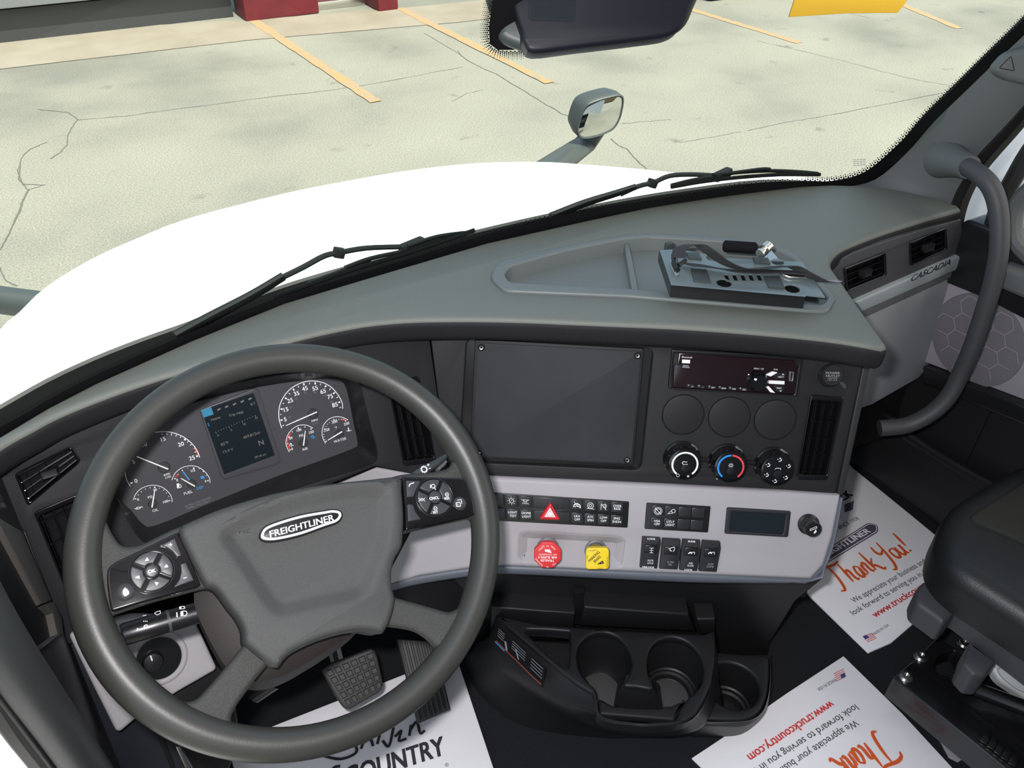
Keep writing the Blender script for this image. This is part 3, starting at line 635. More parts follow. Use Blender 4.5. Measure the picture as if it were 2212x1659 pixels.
bm = NB(); EC = Pl(FP.o+FP.n*-.002, FP.n); plate(bm, EC, EC.U([(-40,1030),(3,990),(60,1145),(152,1380),(120,1390),(34,1150),(-40,1060)]), h=0, t=.05, b=.003); ob('end_cap', bm, 'dash_vinyl', DB).data.materials[0] = mat('end_cap_grey', (.045,.047,.055), .6, bump=(500,.5,.002))
bm = NB(); KP = FP.off(-.015); plate(bm, KP, KP.U([(140,1385),(235,1378),(330,1500),(420,1659),(520,1800),(300,1800),(170,1500)]), h=0, t=.05, b=.003); ob('driver_kick_panel', bm, 'satin_black', DB).data.materials[0] = mat('kick_navy', (.016,.018,.024), .5)
# centre fascia
cp_out = [(926,700),(1100,700),(1300,708),(1400,713),(1581,724),(1762,740),(1870,758),(1806,1066),(1450,1056),(1065,1040),(970,1030),(966,985),(945,850)]
SQ = rnd(CP.U([(1008,731),(1412,753),(1385,1016),(992,998)]), .012)
CVq = quad((1751,852),(1823,857),(1787,1037),(1720,1036)); cv = rnd(CP.U(qin(CVq, .03)), .005)
bm = NB(); plate(bm, CP, CP.U(cp_out), h=0, t=.04, b=.002, holes=[SQ, cv]); ob('centre_fascia', bm, 'dark_plastic', DB)
bm = NB(); plate(bm, CP, CP.U([(1872,752),(1888,758),(1820,1072),(1808,1068)]), h=.001, t=.06, b=.002); ob('fascia_edge_strip', bm, 'fascia_dark', DB)
bm = NB(); plate(bm, CP, off2(ccw(SQ), -.003), h=-.014, t=.01, b=0); ob('screen_recess', bm, 'satin_black', DB)
e = empty('screen_cover_plate', CP.P(1200, 870), 'large blank dark grey cover plate with corner screws in the centre of the dashboard', 'cover plate')
CS = CP.off(-.006); bm = NB(); sq = rnd(CS.U([(1026,733),(1392,753),(1368,1006),(1014,990)]), .004); plate(bm, CS, sq, h=0, t=.008, b=.0015); ob('plate_frame', bm, 'dark_plastic', e)
bm = NB(); sq2 = rnd(CS.U([(1031,740),(1386,759),(1363,1001),(1020,985)]), .003); plate(bm, CS, sq2, h=.0015, t=.002, b=.0008); ob('plate', bm, 'screen_plate', e)
for p in [z6(188,335), z6(1787,418), z6(1682,1490), (1033,980)]:
    bm = NB(); c = CS.uv(*p, .0015); lathe(bm, CS, c, [(.0036,.0014),(.0036,.0022),(.0028,.0030),(.0016,.0028),(.0012,.0016)], 18, cap=True); ob('screw', bm, 'steel', e)
    bm = NB(); lathe(bm, CS, c, [(.0052,.0015),(.0052,.0018),(.004,.0018)], 18); ob('screw_washer', bm, 'matte_black', e)
# grey switch panel
gp_out = [(660,1062),(719,1038),(811,1006),(890,1021),(965,1027),(1072,1031),(1450,1048),(1700,1062),(1817,1071),(1800,1160),(1781,1222),(1752,1253),(1350,1236),(1093,1224),(1017,1229),(906,1246),(850,1262),(760,1300),(660,1330)]
RECS = rnd(GP.U([z8(395,690), z8(470,655), z8(1560,715), z8(1670,760), z8(1625,1068), z8(1500,1076), z8(430,1008), z8(385,955)]), .006)
bm = NB(); plate(bm, GP, GP.U(gp_out), h=0, t=.03, b=.007, seg=5, holes=[off2(ccw(RECS), .003)]); ob('switch_panel', bm, 'grey_panel', DB, ang=50)
bm = NB(); R0 = off2(ccw(RECS), .0); loft(bm, [[GP.w(q, -.003) for q in R0], [GP.w(q, -.0005) for q in off2(R0, .001)], [GP.w(q, -.004) for q in off2(R0, .006)], [GP.w(q, -.010) for q in off2(R0, .013)]], True); fill(bm, GP, off2(R0, .0125), -.0098); ob('valve_recess', bm, 'grey_panel', DB, ang=60)
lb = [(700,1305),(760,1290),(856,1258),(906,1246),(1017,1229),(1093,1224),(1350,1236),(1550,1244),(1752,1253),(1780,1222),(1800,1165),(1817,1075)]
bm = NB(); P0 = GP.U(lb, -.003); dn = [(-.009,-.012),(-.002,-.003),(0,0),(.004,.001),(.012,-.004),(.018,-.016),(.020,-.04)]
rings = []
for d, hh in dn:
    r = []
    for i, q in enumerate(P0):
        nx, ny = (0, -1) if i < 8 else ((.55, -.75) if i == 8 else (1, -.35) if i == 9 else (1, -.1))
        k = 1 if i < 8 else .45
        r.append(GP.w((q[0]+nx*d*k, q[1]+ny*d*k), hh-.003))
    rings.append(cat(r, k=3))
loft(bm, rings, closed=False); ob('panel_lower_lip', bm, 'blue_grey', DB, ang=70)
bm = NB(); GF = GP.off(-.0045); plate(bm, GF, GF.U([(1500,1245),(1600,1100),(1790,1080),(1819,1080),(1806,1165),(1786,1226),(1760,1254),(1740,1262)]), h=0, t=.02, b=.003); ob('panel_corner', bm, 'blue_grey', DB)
# lower centre body under the panel
LP = plane(GP.P(1350, 1236)+FH*.035, 31, -4)
bm = NB(); plate(bm, LP, LP.U([(840,1250),(1030,1215),(1350,1225),(1780,1250),(1718,1300),(1662,1392),(1655,1480),(1500,1560),(1060,1560),(1000,1400)]), h=0, t=.05, b=.004); ob('lower_centre_panel', bm, 'lower_plastic', DB)
bm = NB(); plate(bm, LP, LP.U([(1060,1312),(1242,1326),(1238,1385),(1060,1380)], .03), h=.03, t=.03, b=.004); plate(bm, LP, LP.U([(1262,1312),(1487,1328),(1503,1365),(1250,1352)], .03), h=.03, t=.03, b=.004); plate(bm, LP, LP.U([(1505,1338),(1545,1338),(1545,1372),(1512,1370)], .035), h=.035, t=.03, b=.004); ob('lower_shelf', bm, 'lower_plastic', DB)
bm = NB(); plate(bm, LP, LP.U([(1240,1280),(1262,1280),(1256,1350),(1238,1350)], .014), h=.014, t=.01, b=.002); ob('shelf_groove', bm, 'matte_black', DB)
# dark carrier behind everything so that no daylight shows through
bm = NB(); CB = plane(CP.o+FH*.06, 31, 22); plate(bm, CB, CB.U([(960,720),(1860,790),(1800,1080),(1740,1290),(1100,1270),(960,1100)]), h=0, t=.02, b=0); ob('carrier_frame', bm, 'matte_black', DB)
bm = NB(); FB = FP.off(-.07); plate(bm, FB, FB.U([(-60,1060),(200,900),(700,720),(940,720),(960,1060),(700,1100),(250,1350),(100,1380)]), h=0, t=.02, b=0); ob('carrier_plate', bm, 'matte_black', DB)
# ---------------------------------------------------------------- air vents
def vent(name, pl, q, nh, nv, label, group, louvre='h', depth=.018, rim=.05, fr='gloss_black', extra=None, tab=True):
    e = empty(name, pl.P(*q(.5, .5)), label, 'air vent', group)
    o1 = ccw(rnd(pl.U(qin(q, 0)), .005)); o2 = ccw(rnd(pl.U(qin(q, rim, rim*1.2)), .004))
    bm = NB(); plate(bm, pl, o1, h=.0025, t=depth+.006, b=.0015, holes=[o2]); ob('vent_frame', bm, fr, e)
    bm = NB(); fill(bm, pl, off2(o1, .001), -depth); ob('vent_back', bm, 'matte_black', e)
    for k in range(nh):
        t = (k+.5)/nh
        A_, B_ = (q(rim, t), q(1-rim, t)) if louvre == 'h' else (q(t, rim*.6), q(t, 1-rim*.6))
        a, b = pl.P(*A_, -.002), pl.P(*B_, -.002); d = (b-a).normalized(); up_ = pl.n.cross(d)
        w = pl.n*.012 + up_*(.004 if louvre == 'h' else .003)
        bm = NB(); M_ = [a, b]; ribbon(bm, [a-pl.n*.005, b-pl.n*.005], [w, w], .0013); ob('slat', bm, fr, e)
    if nv:
        for k in range(nv):
            t = (k+.5)/nv
            A_, B_ = (q(t, rim), q(t, 1-rim)) if louvre == 'h' else (q(rim, t), q(1-rim, t))
            a, b = pl.P(*A_, -.013), pl.P(*B_, -.013); bm = NB(); ribbon(bm, [a, b], [pl.n*.006]*2, .0013); ob('deflector_blade', bm, 'matte_black', e)
    if not tab: return e
    bm = NB(); c = q(.5, .55); cc = pl.P(*c, 0); box(bm, cc+pl.n*.001, (.017, .008, .009), Matrix((pl.u, pl.n, pl.v)).transposed(), .002); ob('vent_tab', bm, 'dark_plastic', e)
    return e
vg = 'dashboard air vents'
vent('air_vent', FP, LV, 4, 3, 'four-slat air vent at the far left end of the dashboard, upper of two', vg)
vent('air_vent', FP, LV2, 4, 4, 'tall air vent half hidden behind the left side of the steering wheel rim', vg, 'v', tab=False)
vent('air_vent', FP, RV, 4, 5, 'tall air vent between instrument cluster and blank screen plate, partly behind the wheel rim', vg, 'v', tab=False)
vent('air_vent', CP, CVq, 4, 5, 'tall air vent right of the climate knobs under the power outlet', vg, 'v', tab=False)
vent('air_vent', PF, V1, 4, 4, 'left of the two passenger side vents, nearest the centre stack', vg)
vent('air_vent', PF, V2, 4, 4, 'right of the two passenger side vents, nearest the door', vg)
# ---------------------------------------------------------------- instrument cluster
CL = empty('instrument_cluster', CLP.P(520, 980), 'instrument cluster with round gauges and a tall display screen behind the steering wheel', 'instrument cluster')
bm = NB(); plate(bm, CLP, off2(ccw(cat(CLP.U([(x, y) for x, y in face_px]), closed=True, k=3)), -.003), h=0, t=.004, b=0); ob('cluster_face', bm, 'cluster_face', CL)
def tc(bm, pl, s, c, hpx, d=(1, -.30), h=.0005, asp=1., **k):
    vs, fs, x0, x1 = text2d(s); w = hpx/.70*(x1-x0)*asp; L = math.hypot(*d); dx, dy = d[0]/L, d[1]/L
    nx, ny = -dy, dx
    if ny < 0 and dx > 0: nx, ny = -nx, -ny
    a = (c[0]-dx*w/2-dy*hpx/2*(-1), c[1]-dy*w/2+dx*hpx/2); a = (c[0]-dx*w/2-dy*hpx/2, c[1]-dy*w/2+dx*hpx/2)
    b = (a[0]+dx*w, a[1]+dy*w); txt(bm, pl, s, a, b, hpx, h, **k)
def gauge(name, zf, s, cen, hub, arc, ticks, nums, nd, redarc=None, bluen=None, label=None, units=(), extra=None, dw=2.0):
    """one dial: arc line, ticks, figures and needle (zoomed pixel coordinates, s = zoom factor)"""
    Z_ = lambda pts: [zf(*p) for p in pts]
    bm = NB(); lathe(bm, CLP, CLP.circ(zf(*cen), hub/s)[0] and CLP.uv(*zf(*cen)), [(hub/s*CLP.sc(zf(*cen)), .0003), (hub/s*CLP.sc(zf(*cen)), .003), (hub/s*CLP.sc(zf(*cen))*.85, .0042)], 24); g_ = ob(name, bm, 'dial_face', CL, label=None)
    bm = NB(); sk(bm, CLP, cat(Z_(arc), k=5), dw*.75, .0006)
    for a, b, w in ticks: sk(bm, CLP, [zf(*a), zf(*b)], w, .0006)
    for t_, c, hh in nums: tc(bm, CLP, t_, zf(*c), hh/s, (1, -.30), bold=.012)
    for t_, c, hh in units: tc(bm, CLP, t_, zf(*c), hh/s, (1, -.30))
    ob('dial_print', bm, 'print_white', g_)
    if redarc: bm = NB(); sk(bm, CLP, cat(Z_(redarc), k=4), 3.0, .0005); ob('red_zone_print', bm, 'print_red', g_)
    if bluen: bm = NB(); P = Z_(bluen); sk(bm, CLP, P, 2.2, .004); ob('blue_needle', bm, 'print_blue', g_)
    a, b = CLP.P(*zf(*nd[0]), .005), CLP.P(*zf(*nd[1]), .005); bm = NB(); tube(bm, [a, a.lerp(b, .5), b], [.0004, .0007, .0008], 6); ob('needle', bm, 'needle_white', g_)
    return g_
arc = [(215,940),(175,800),(168,660),(205,510),(290,370),(410,265),(560,195),(710,172),(870,195),(1010,265),(1110,370),(1180,480),(1205,560),(1208,625)]
tk = [((197,813),(228,808),3.2),((197,628),(230,633),3.2),((270,445),(295,465),3.2),((400,300),(420,330),3.2),((573,210),(580,245),3.2),((763,195),(758,230),3.2),((938,245),(922,275),3.2),((1080,360),(1052,382),3.2),((1168,515),(1138,523),3.2),
      ((188,720),(213,720),1.4),((228,533),(250,545),1.4),((330,368),(352,392),1.4),((482,250),(495,280),1.4),((667,198),(670,228),1.4),((852,215),(843,243),1.4),((1012,295),(992,322),1.4),((1135,432),(1105,450),1.4),((1185,605),(1155,605),1.4),((225,905),(255,890),1.4)]
gauge('speed_dial', x4, 7.542, (715,700), 85, arc, tk, [('5',(270,795),70),('15',(283,635),70),('25',(350,490),70),('35',(455,375),70),('45',(590,295),70),('55',(757,290),70),('65',(887,340),70),('75',(1002,425),70),('85',(1080,560),70)], ((285,900),(790,678)), units=[('MPH',(750,815),38)], dw=2.2)
bm = NB()
for t_, c in (('10',(345,765)),('20',(360,598)),('50',(450,460)),('70',(592,365)),('90',(755,360)),('110',(915,405)),('130',(1020,515)),('km/h',(760,865))): tc(bm, CLP, t_, x4(*c), 30/7.5)
ob('metric_print', bm, 'print_grey', CL)
gauge('air_gauge', x4, 7.542, (560,1170), 72, [(340,1330),(295,1240),(285,1150),(315,1050),(380,965),(470,905),(560,888),(640,900),(725,940)], [((300,1197),(325,1195),1.3),((325,1085),(350,1092),2.6),((380,990),(395,1010),1.3),((483,930),(486,955),2.6),((593,912),(593,935),1.6),((697,945),(690,965),2.6),((345,1295),(362,1298),2.4)],
      [('50',(363,1102),42),('100',(495,972),42),('150',(697,1005),42),('0',(383,1280),42)], ((600,985),(570,1225)), redarc=[(350,1290),(318,1215),(308,1150),(330,1070),(365,1020)], units=[('PSI',(530,1062),42),('AIR',(592,1280),44)], dw=1.7)
gauge('water_gauge', x4, 7.542, (1145,1025), 68, [(930,1190),(885,1100),(872,1000),(900,890),(970,805),(1060,762),(1140,755),(1220,770),(1295,808)], [((930,1158),(948,1155),2.4),((905,955),(925,962),2.6),((1063,793),(1067,815),2.6),((1262,815),(1250,832),2.4)]+[((x, y),(x+14, y+6),1.1) for x, y in ((912,1122),(898,1082),(894,1040),(898,998),(930,912),(955,876),(985,848),(1020,820))]+[((x, 790),(x-2, 808),1.1) for x in (1105,1147,1188,1228)],
      [('150',(952,968),44),('200',(1075,835),44),('250',(1270,868),44)], ((965,1140),(1200,998)), redarc=[(1195,797),(1230,803),(1255,815)], units=[('°F',(1095,935),38),('WATER',(1165,1135),44)], dw=1.7)
gauge('rev_counter', x3, 7.213, (820,780), 95, [(300,1085),(255,1010),(225,920),(215,800),(235,660),(300,500),(420,370),(560,285),(700,243),(880,236),(1040,275),(1180,350),(1290,455),(1355,560),(1380,635)], [((300,1040),(335,1028),3.4),((1145,370),(1155,345),4),((1325,618),(1355,612),4),((1290,498),(1305,488),1.5),((1300,556),(1330,545),1.5),((1230,448),(1255,430),1.5),((1185,402),(1205,380),1.5),((1075,330),(1088,308),1.5),((1008,308),(1020,280),1.5),((938,292),(945,262),1.5),((870,285),(872,258),1.5),((795,285),(792,260),1.8)],
      [('15',(810,345),68),('20',(1087,425),68),('25',(1258,640),68),('0',(385,995),68),('10',(520,430),68),('5',(350,700),68)], ((400,622),(890,818)), redarc=[(1305,500),(1335,550),(1352,595)], units=[('RPM',(868,900),38),('x100',(885,940),34)], dw=2.2)
gauge('oil_gauge', x3, 7.213, (645,1350), 72, [(345,1300),(385,1205),(450,1135),(540,1088),(650,1068),(760,1085),(850,1135),(915,1205),(945,1270),(950,1330)], [((372,1280),(392,1282),2.6),((677,1092),(682,1110),3),((900,1308),(920,1310),2.6)]+[((x, y),(x+dx, y+dy),1.2) for x, y, dx, dy in ((412,1215,18,10),(465,1162,12,14),(532,1122,8,16),(605,1098,4,18),(757,1105,-6,18),(825,1138,-12,14),(872,1185,-16,10),(905,1243,-16,4))],
      [('0',(420,1290),42),('100',(850,1320),44),('50',(685,1138),42)], ((682,1140),(637,1415)), units=[('PSI',(605,1250),44),('OIL',(688,1455),44)], dw=1.7)
gauge('fuel_gauge', x3, 7.213, (1250,1040), 72, [(945,990),(985,900),(1045,835),(1130,785),(1240,765),(1340,780),(1430,830),(1500,905),(1535,970),(1540,1030)], [((985,965),(1005,968),2.6),((1105,835),(1118,842),2.6),((1284,793),(1290,808),3),((1430,858),(1442,850),2.6),((1500,998),(1518,998),2.6),((1192,800),(1198,808),1.3),((1368,815),(1376,808),1.3),((1478,920),(1490,914),1.3),((1040,893),(1050,900),1.3)],
      [('E',(1030,985),42),('1/2',(1275,835),44),('F',(1475,1005),40)], ((1088,962),(1305,1085)), redarc=[(1000,945),(1020,922),(1045,905)], bluen=[(1120,855),(1220,990)], units=[('FUEL',(1200,1180),46)], dw=1.7)
bm = NB(); tc(bm, CLP, 'DEF', x3(1385,1105), 46/7.2); sk(bm, CLP, [x3(1395,950), x3(1420,925), x3(1450,945), x3(1400,955)], 2, .0006); sk(bm, CLP, [x3(1400,965), x3(1465,960)], 1.2, .0006); ob('def_print', bm, 'print_blue', CL)
bm = NB(); sk(bm, CLP, [x4(695,1105), x4(700,1080), x4(715,1060), x4(735,1080), x4(735,1105), x4(695,1105), x4(765,1085)], 1.5, .0006); ob('air_symbol_print', bm, 'print_blue', CL)
bm = NB(); fpx(bm, CLP, [x3(1020,1045), x3(1055,1038), x3(1068,1110), x3(1030,1120)], .0006); sk(bm, CLP, [x3(1060,1050), x3(1085,1065), x3(1092,1100), x3(1070,1108)], 1.3, .0006)
sk(bm, CLP, [x3(365,1430), x3(400,1440), x3(440,1435), x3(480,1400), x3(450,1410), x3(400,1415), x3(400,1440)], 1.5, .0006); sk(bm, CLP, [x3(490,1412), x3(492,1420)], 1.5, .0006)
sk(bm, CLP, [x4(1300,930), x4(1308,985)], 2.2, .0006); sk(bm, CLP, [x4(1270,985), x4(1310,990), x4(1350,975)], 1.2, .0006); sk(bm, CLP, [x4(345,1235), x4(355,1190), x4(375,1200), x4(375,1235), x4(345,1235), x4(410,1220)], 1.5, .0006); ob('symbol_print', bm, 'print_white', CL)
bm = NB(); tc(bm, CLP, 'ULTRA LOW SULFUR', x3(1350,1330), 32/7.2, (1, -.36)); tc(bm, CLP, 'DIESEL FUEL ONLY', x3(1360,1370), 32/7.2, (1, -.36)); ob('fuel_note_print', bm, 'print_grey', CL)
sq_ = [(430,885),(548,838),(558,842),(606,995),(600,1002),(485,1035),(478,1030)]
bm = NB(); plate(bm, CLP, rnd(CLP.U(sq_), .002), h=.003, t=.003, b=.0015); ds = ob('display_frame', bm, 'cluster_face', CL)
SCq = quad(z1(1600,682), z1(2015,543), z1(2185,1040), z1(1782,1192)); bm = NB(); fill(bm, CLP, CLP.U(qin(SCq, 0)), .0034); ob('display_screen', bm, 'lcd_dark', ds)
C2 = CLP.off(.0034); bm = NB(); D_ = (1, -.335)
for t_, s_, t2, hh in (('Home',.20,.19,6.0),('Trip mpg:',.58,.22,6.0),('8.7',.93,.165,6.0),('0',.14,.44,5),('5',.40,.43,5),('10',.66,.41,5),('15',.91,.385,5),('82°F',.20,.585,6.5),('13.4 V',.22,.70,6.5),('469,812mi',.72,.60,6.5),('09:18 am',.75,.94,5)): tc(bm, C2, t_, SCq(s_, t2), hh, D_)
for k in range(16): p = SCq(.12+.052*k, .375-.0025*k); q = SCq(.12+.052*k, .375-.0025*k+(.035 if k % 5 == 0 else .015)); sk(bm, C2, [p, q], 1.1)
tc(bm, C2, 'N', SCq(.84, .755), 12, D_)
for k in range(5): sk(bm, C2, [SCq(.28+.15*k, .085), SCq(.34+.15*k, .075)], 3.5)
ob('display_lettering', bm, 'lcd_text', ds)
bm = NB(); fpx(bm, C2, qbox(SCq, 0, .01, .19, .125), .0006); sk(bm, C2, [SCq(.04,.22), SCq(.04,.27)], 2); ob('display_icon', bm, 'lcd_blue', ds)
# ---------------------------------------------------------------- radio
RQ = quad((1451.5,754),(1737,768.5),(1723,857),(1443,840))
def rz(x, y):   # zoom z7 pixel
    return z7(x, y)
RD = empty('car_radio', CP.P(*RQ(.5,.5)), 'black single-height car stereo with round volume knob and lit button prints in the centre fascia', 'radio')
bm = NB(); plate(bm, CP, rnd(CP.U(qin(RQ, 0), .004), .003), h=.004, t=.02, b=.002, holes=[ccw(rnd(CP.U([rz(248,188), rz(1408,255), rz(1440,300), rz(1400,590), rz(240,528)], .004), .003))]); ob('radio_bezel', bm, 'satin_black', RD)
RP = CP.off(.002)
mat('radio_glass', (.012,.004,.006), .1, spec=.6, coat=.5)
bm = NB(); plate(bm, RP, RP.U([rz(300,192), rz(1400,258), rz(1440,345), rz(1425,585), rz(236,532), rz(250,300), rz(285,290)]), h=0, t=.012, b=.001); fp = ob('faceplate', bm, 'radio_glass', RD)
kc = RP.uv(*rz(1040,455)); s_ = RP.sc(rz(1040,455)); bm = NB(); lathe(bm, RP, kc, [(.0150,0),(.0150,.003),(.0136,.0045),(.0132,.010),(.0115,.0122),(.006,.0116)], 40); kn = ob('volume_knob', bm, 'gloss_black', RD)
bm = NB(); fpx(bm, RP.off(.0125), [rz(1018,428), rz(1045,436), rz(1030,456), rz(1012,444)]); ob('knob_icon', bm, 'print_white', kn)
mat('button_lit', (.80,.80,.82), .4, emit=((1,1,1),.15))
mat('btn_black', (.015,.015,.017), .35)
for nm, q in (('lit_button', [(1118,395),(1185,362),(1235,372),(1170,412)]), ('lit_button', [(1150,448),(1303,455),(1300,488),(1150,480)]), ('lit_button', [(1120,505),(1150,502),(1212,568),(1165,562)])):
    bm = NB(); plate(bm, RP, rnd(RP.U([rz(*p) for p in q]), .001), h=.002, t=.003, b=.0008); ob(nm, bm, 'button_lit', RD)
for q in ([(1190,370),(1320,375),(1308,435),(1200,425)], [(1195,495),(1300,500),(1298,555),(1225,560)]):
    bm = NB(); plate(bm, RP, RP.U([rz(*p) for p in q]), h=.0015, t=.003, b=.0006); ob('track_button', bm, 'btn_black', RD)
for k in range(6):
    x, y = 370+k*99, 484+k*6; bm = NB(); plate(bm, RP, RP.U([rz(x, y), rz(x+82, y+5), rz(x+80, y+38), rz(x, y+33)]), h=.002, t=.003, b=.0006); pb = ob('preset_button', bm, 'btn_black', RD)
    bm = NB(); tc(bm, RP.off(.002), str(k+1), rz(x+18, y+10), 3.4, (1,.06)); tc(bm, RP.off(.002), ['|<','/','RPT','RDM','MIX','ESC'][k], rz(x+55, y+24), 3.2, (1,.06)); ob('preset_lettering', bm, 'print_white', pb)
bm = NB(); tc(bm, RP, 'Bluetooth', rz(372,228), 4, (1,.05)); tc(bm, RP, 'Pandora', rz(362,308), 2.7, (1,.05)); tc(bm, RP, 'AM Radio', rz(362,324), 2.7, (1,.05)); tc(bm, RP, 'MENU - OK', rz(1058,338), 3.0, (1,.05)); tc(bm, RP, 'PWR', rz(1220,346), 3.0, (1,.05)); tc(bm, RP.off(.002), 'NEXT', rz(1270,417), 3.4, (1,.05)); tc(bm, RP.off(.002), 'PREV', rz(1252,524), 3.4, (1,.05))
sk(bm, RP.off(.002), [rz(1280,400), rz(1289,388), rz(1298,400)], 1.2); sk(bm, RP.off(.002), [rz(1258,545), rz(1267,556), rz(1276,545)], 1.2); ob('radio_lettering', bm, 'print_white', RD)
bm = NB(); fpx(bm, RP, [rz(325,250), rz(402,254), rz(400,288), rz(324,284)], .0005); ob('radio_badge_print', bm, 'button_lit', RD)
bm = NB(); plate(bm, RP, rnd(RP.U([rz(1352,362), rz(1394,365), rz(1382,460), rz(1345,456)]), .001), h=.002, t=.003, b=.0005, holes=[RP.U([rz(1362,375), rz(1384,377), rz(1374,448), rz(1356,446)])]); ob('usb_socket', bm, 'steel', RD)
# ---------------------------------------------------------------- blank gauge covers, climate knobs, power outlet
for x, y, lb in ((335,778,'left'),(775,800,'middle'),(1214,826,'right')):
    p = rz(x, y); c = CP.uv(*p); R_ = 197/4.424*CP.sc(p); bm = NB()
    plate(bm, CP, ring2(c, R_, 56), h=.0014, t=.004, b=.0012); e = ob('gauge_blank', bm, 'dark_plastic', label='round blank gauge cover under the radio, %s of three' % lb, cat_='blank cover', group='round blank covers under the radio')
    bm = NB(); o1 = ring2(c, R_+.0011, 56); plate(bm, CP, o1, h=.0005, t=.001, b=0, holes=[ring2(c, R_-.0002, 56)]); ob('cover_gap', bm, 'matte_black', e)
kb = [((1472,990),'left','white ring'),((1569,996),'middle','blue and red ring'),((1668,1003),'right','airflow symbols')]
KN = []
mat('ring_white', (.85,.87,.85), .4, emit=((1,1,1),.1)); mat('ring_red', (.85,.07,.08), .4); mat('ring_blue', (.03,.30,.80), .4)
for i, (p, side, what) in enumerate(kb):
    c = CP.uv(*p); R_ = 36*CP.sc(p); K = empty('climate_knob', CP.P(*p), '%s climate control knob, marked with %s' % (side, what) if i < 2 else 'right climate control knob, marked with small airflow symbols', 'knob', 'climate knobs below the blank covers')
    bm = NB(); lathe(bm, CP, c, [(R_*1.13,0),(R_*1.12,.003),(R_*1.02,.005),(R_*1.0,.020),(R_*.94,.0245),(R_*.80,.0255)], 48); kb_ = ob('knob_body', bm, 'gloss_black', K)
    bm = NB()
    for k in range(14):
        a = 2*pi*k/14; q0 = (c[0]+R_*1.015*cos(a), c[1]+R_*1.015*sin(a)); box(bm, CP.w(q0, .014), (.0022, .0022, .014), Matrix((CP.u, CP.v, CP.n)).transposed(), .0006)
    ob('grip_rib', bm, 'satin_black', kb_)
    T2 = CP.off(.0257); ct = c
    def arcp(a0, a1, r, n=30): return [(ct[0]+r*cos(radians(a0+(a1-a0)*k/n)), ct[1]+r*sin(radians(a0+(a1-a0)*k/n))) for k in range(n+1)]
    if i == 0:
        bm = NB(); stroke(bm, T2, arcp(-52, 232, R_*.74), .0026); ob('ring_print', bm, 'ring_white', K)
        bm = NB(); stroke(bm, T2, [(ct[0]-.003+.006, ct[1]+.004),(ct[0]-.003, ct[1]+.0045),(ct[0]-.004, ct[1]+.002),(ct[0]-.002, ct[1]+.0),(ct[0]+.004, ct[1]+.0005)], .0009); stroke(bm, T2, ring2((ct[0]-.009, ct[1]-.017), .0022, 12), .0006, closed=True)
        for a in (0, 60, 120): stroke(bm, T2, [(ct[0]+.006-.002*cos(radians(a)), ct[1]-.018-.002*sin(radians(a))), (ct[0]+.006+.002*cos(radians(a)), ct[1]-.018+.002*sin(radians(a)))], .0006)
        ob('knob_icon', bm, 'print_white', K)
    elif i == 1:
        bm = NB(); stroke(bm, T2, arcp(92, 232, R_*.74), .0026); ob('cold_ring_print', bm, 'ring_blue', K)
        bm = NB(); stroke(bm, T2, arcp(-52, 88, R_*.74), .0026); ob('hot_ring_print', bm, 'ring_red', K)
        bm = NB(); stroke(bm, T2, ring2((ct[0], ct[1]+.003), .0018, 10), .0006, closed=True)
        for k in range(8): a = pi/4*k; stroke(bm, T2, [(ct[0]+.0024*cos(a), ct[1]+.003+.0024*sin(a)), (ct[0]+.0038*cos(a), ct[1]+.003+.0038*sin(a))], .0006)
        ob('knob_icon', bm, 'print_white', K)
    else:
        bm = NB()
        for a in (85, 150, 205, 262, 320, 25):
            x0, y0 = ct[0]+R_*.68*cos(radians(a)), ct[1]+R_*.68*sin(radians(a))
            stroke(bm, T2, ring2((x0+.0005, y0+.0022), .0008, 8), .0008, closed=True); stroke(bm, T2, [(x0-.001, y0-.0025), (x0+.002, y0-.0015), (x0+.0028, y0+.0012)], .0012); stroke(bm, T2, [(x0-.0035, y0+.001), (x0-.002, y0+.0002)], .0009)
        stroke(bm, T2, [(ct[0]-.004, ct[1]+.002), (ct[0]-.002, ct[1]+.004), (ct[0]+.004, ct[1]+.0035), (ct[0]+.0045, ct[1]+.0015)], .0008); ob('knob_icon', bm, 'print_white', K)
    bm = NB(); lathe(bm, CP, (ct[0]+.001, ct[1]-.006), [(.0065,.0255),(.006,.0268),(.003,.0274)], 20); ob('push_button', bm, 'satin_black', K)
bm = NB()
for p in ((1503,1002),(1549,1034),(1636,1026)): fill(bm, CP, ring2(CP.uv(*p), .0012, 8), .0006)
ob('knob_index_print', bm, 'print_white', DB)
bm = NB()
for a, b in (((1508,992),(1535,994)),((1605,998),(1632,1000))): A_, B_ = CP.P(*a, .002), CP.P(*b, .002); tube(bm, [A_, B_], .004, 8, up=CP.n, flat=.5)
ob('knob_bridge', bm, 'satin_black', DB)
po = rz(1755, 395); c = CP.uv(*po); OUT = empty('power_outlet', CP.P(*po), 'round capped power outlet with grey printed cover at the right of the radio', 'power outlet')
bm = NB(); lathe(bm, CP, CP.uv(*rz(1735,400)), [(.0172,0),(.0172,.003),(.0155,.005)], 40); ob('outlet_ring', bm, 'satin_black', OUT)
bm = NB(); P_ = CP.off(.008); cc = P_.uv(*rz(1765,400)); lathe(bm, P_, cc, [(.0160,-.006),(.0160,0),(.0148,.002)], 40); ocap = ob('outlet_cap', bm, 'dark_plastic', OUT)
bm = NB(); plate(bm, P_, rnd(P_.U([rz(1825,470), rz(1860,460), rz(1895,500), rz(1895,530), rz(1868,530)]), .003), h=.001, t=.006, b=.001); ob('pull_tab', bm, 'mirror_shell', OUT)
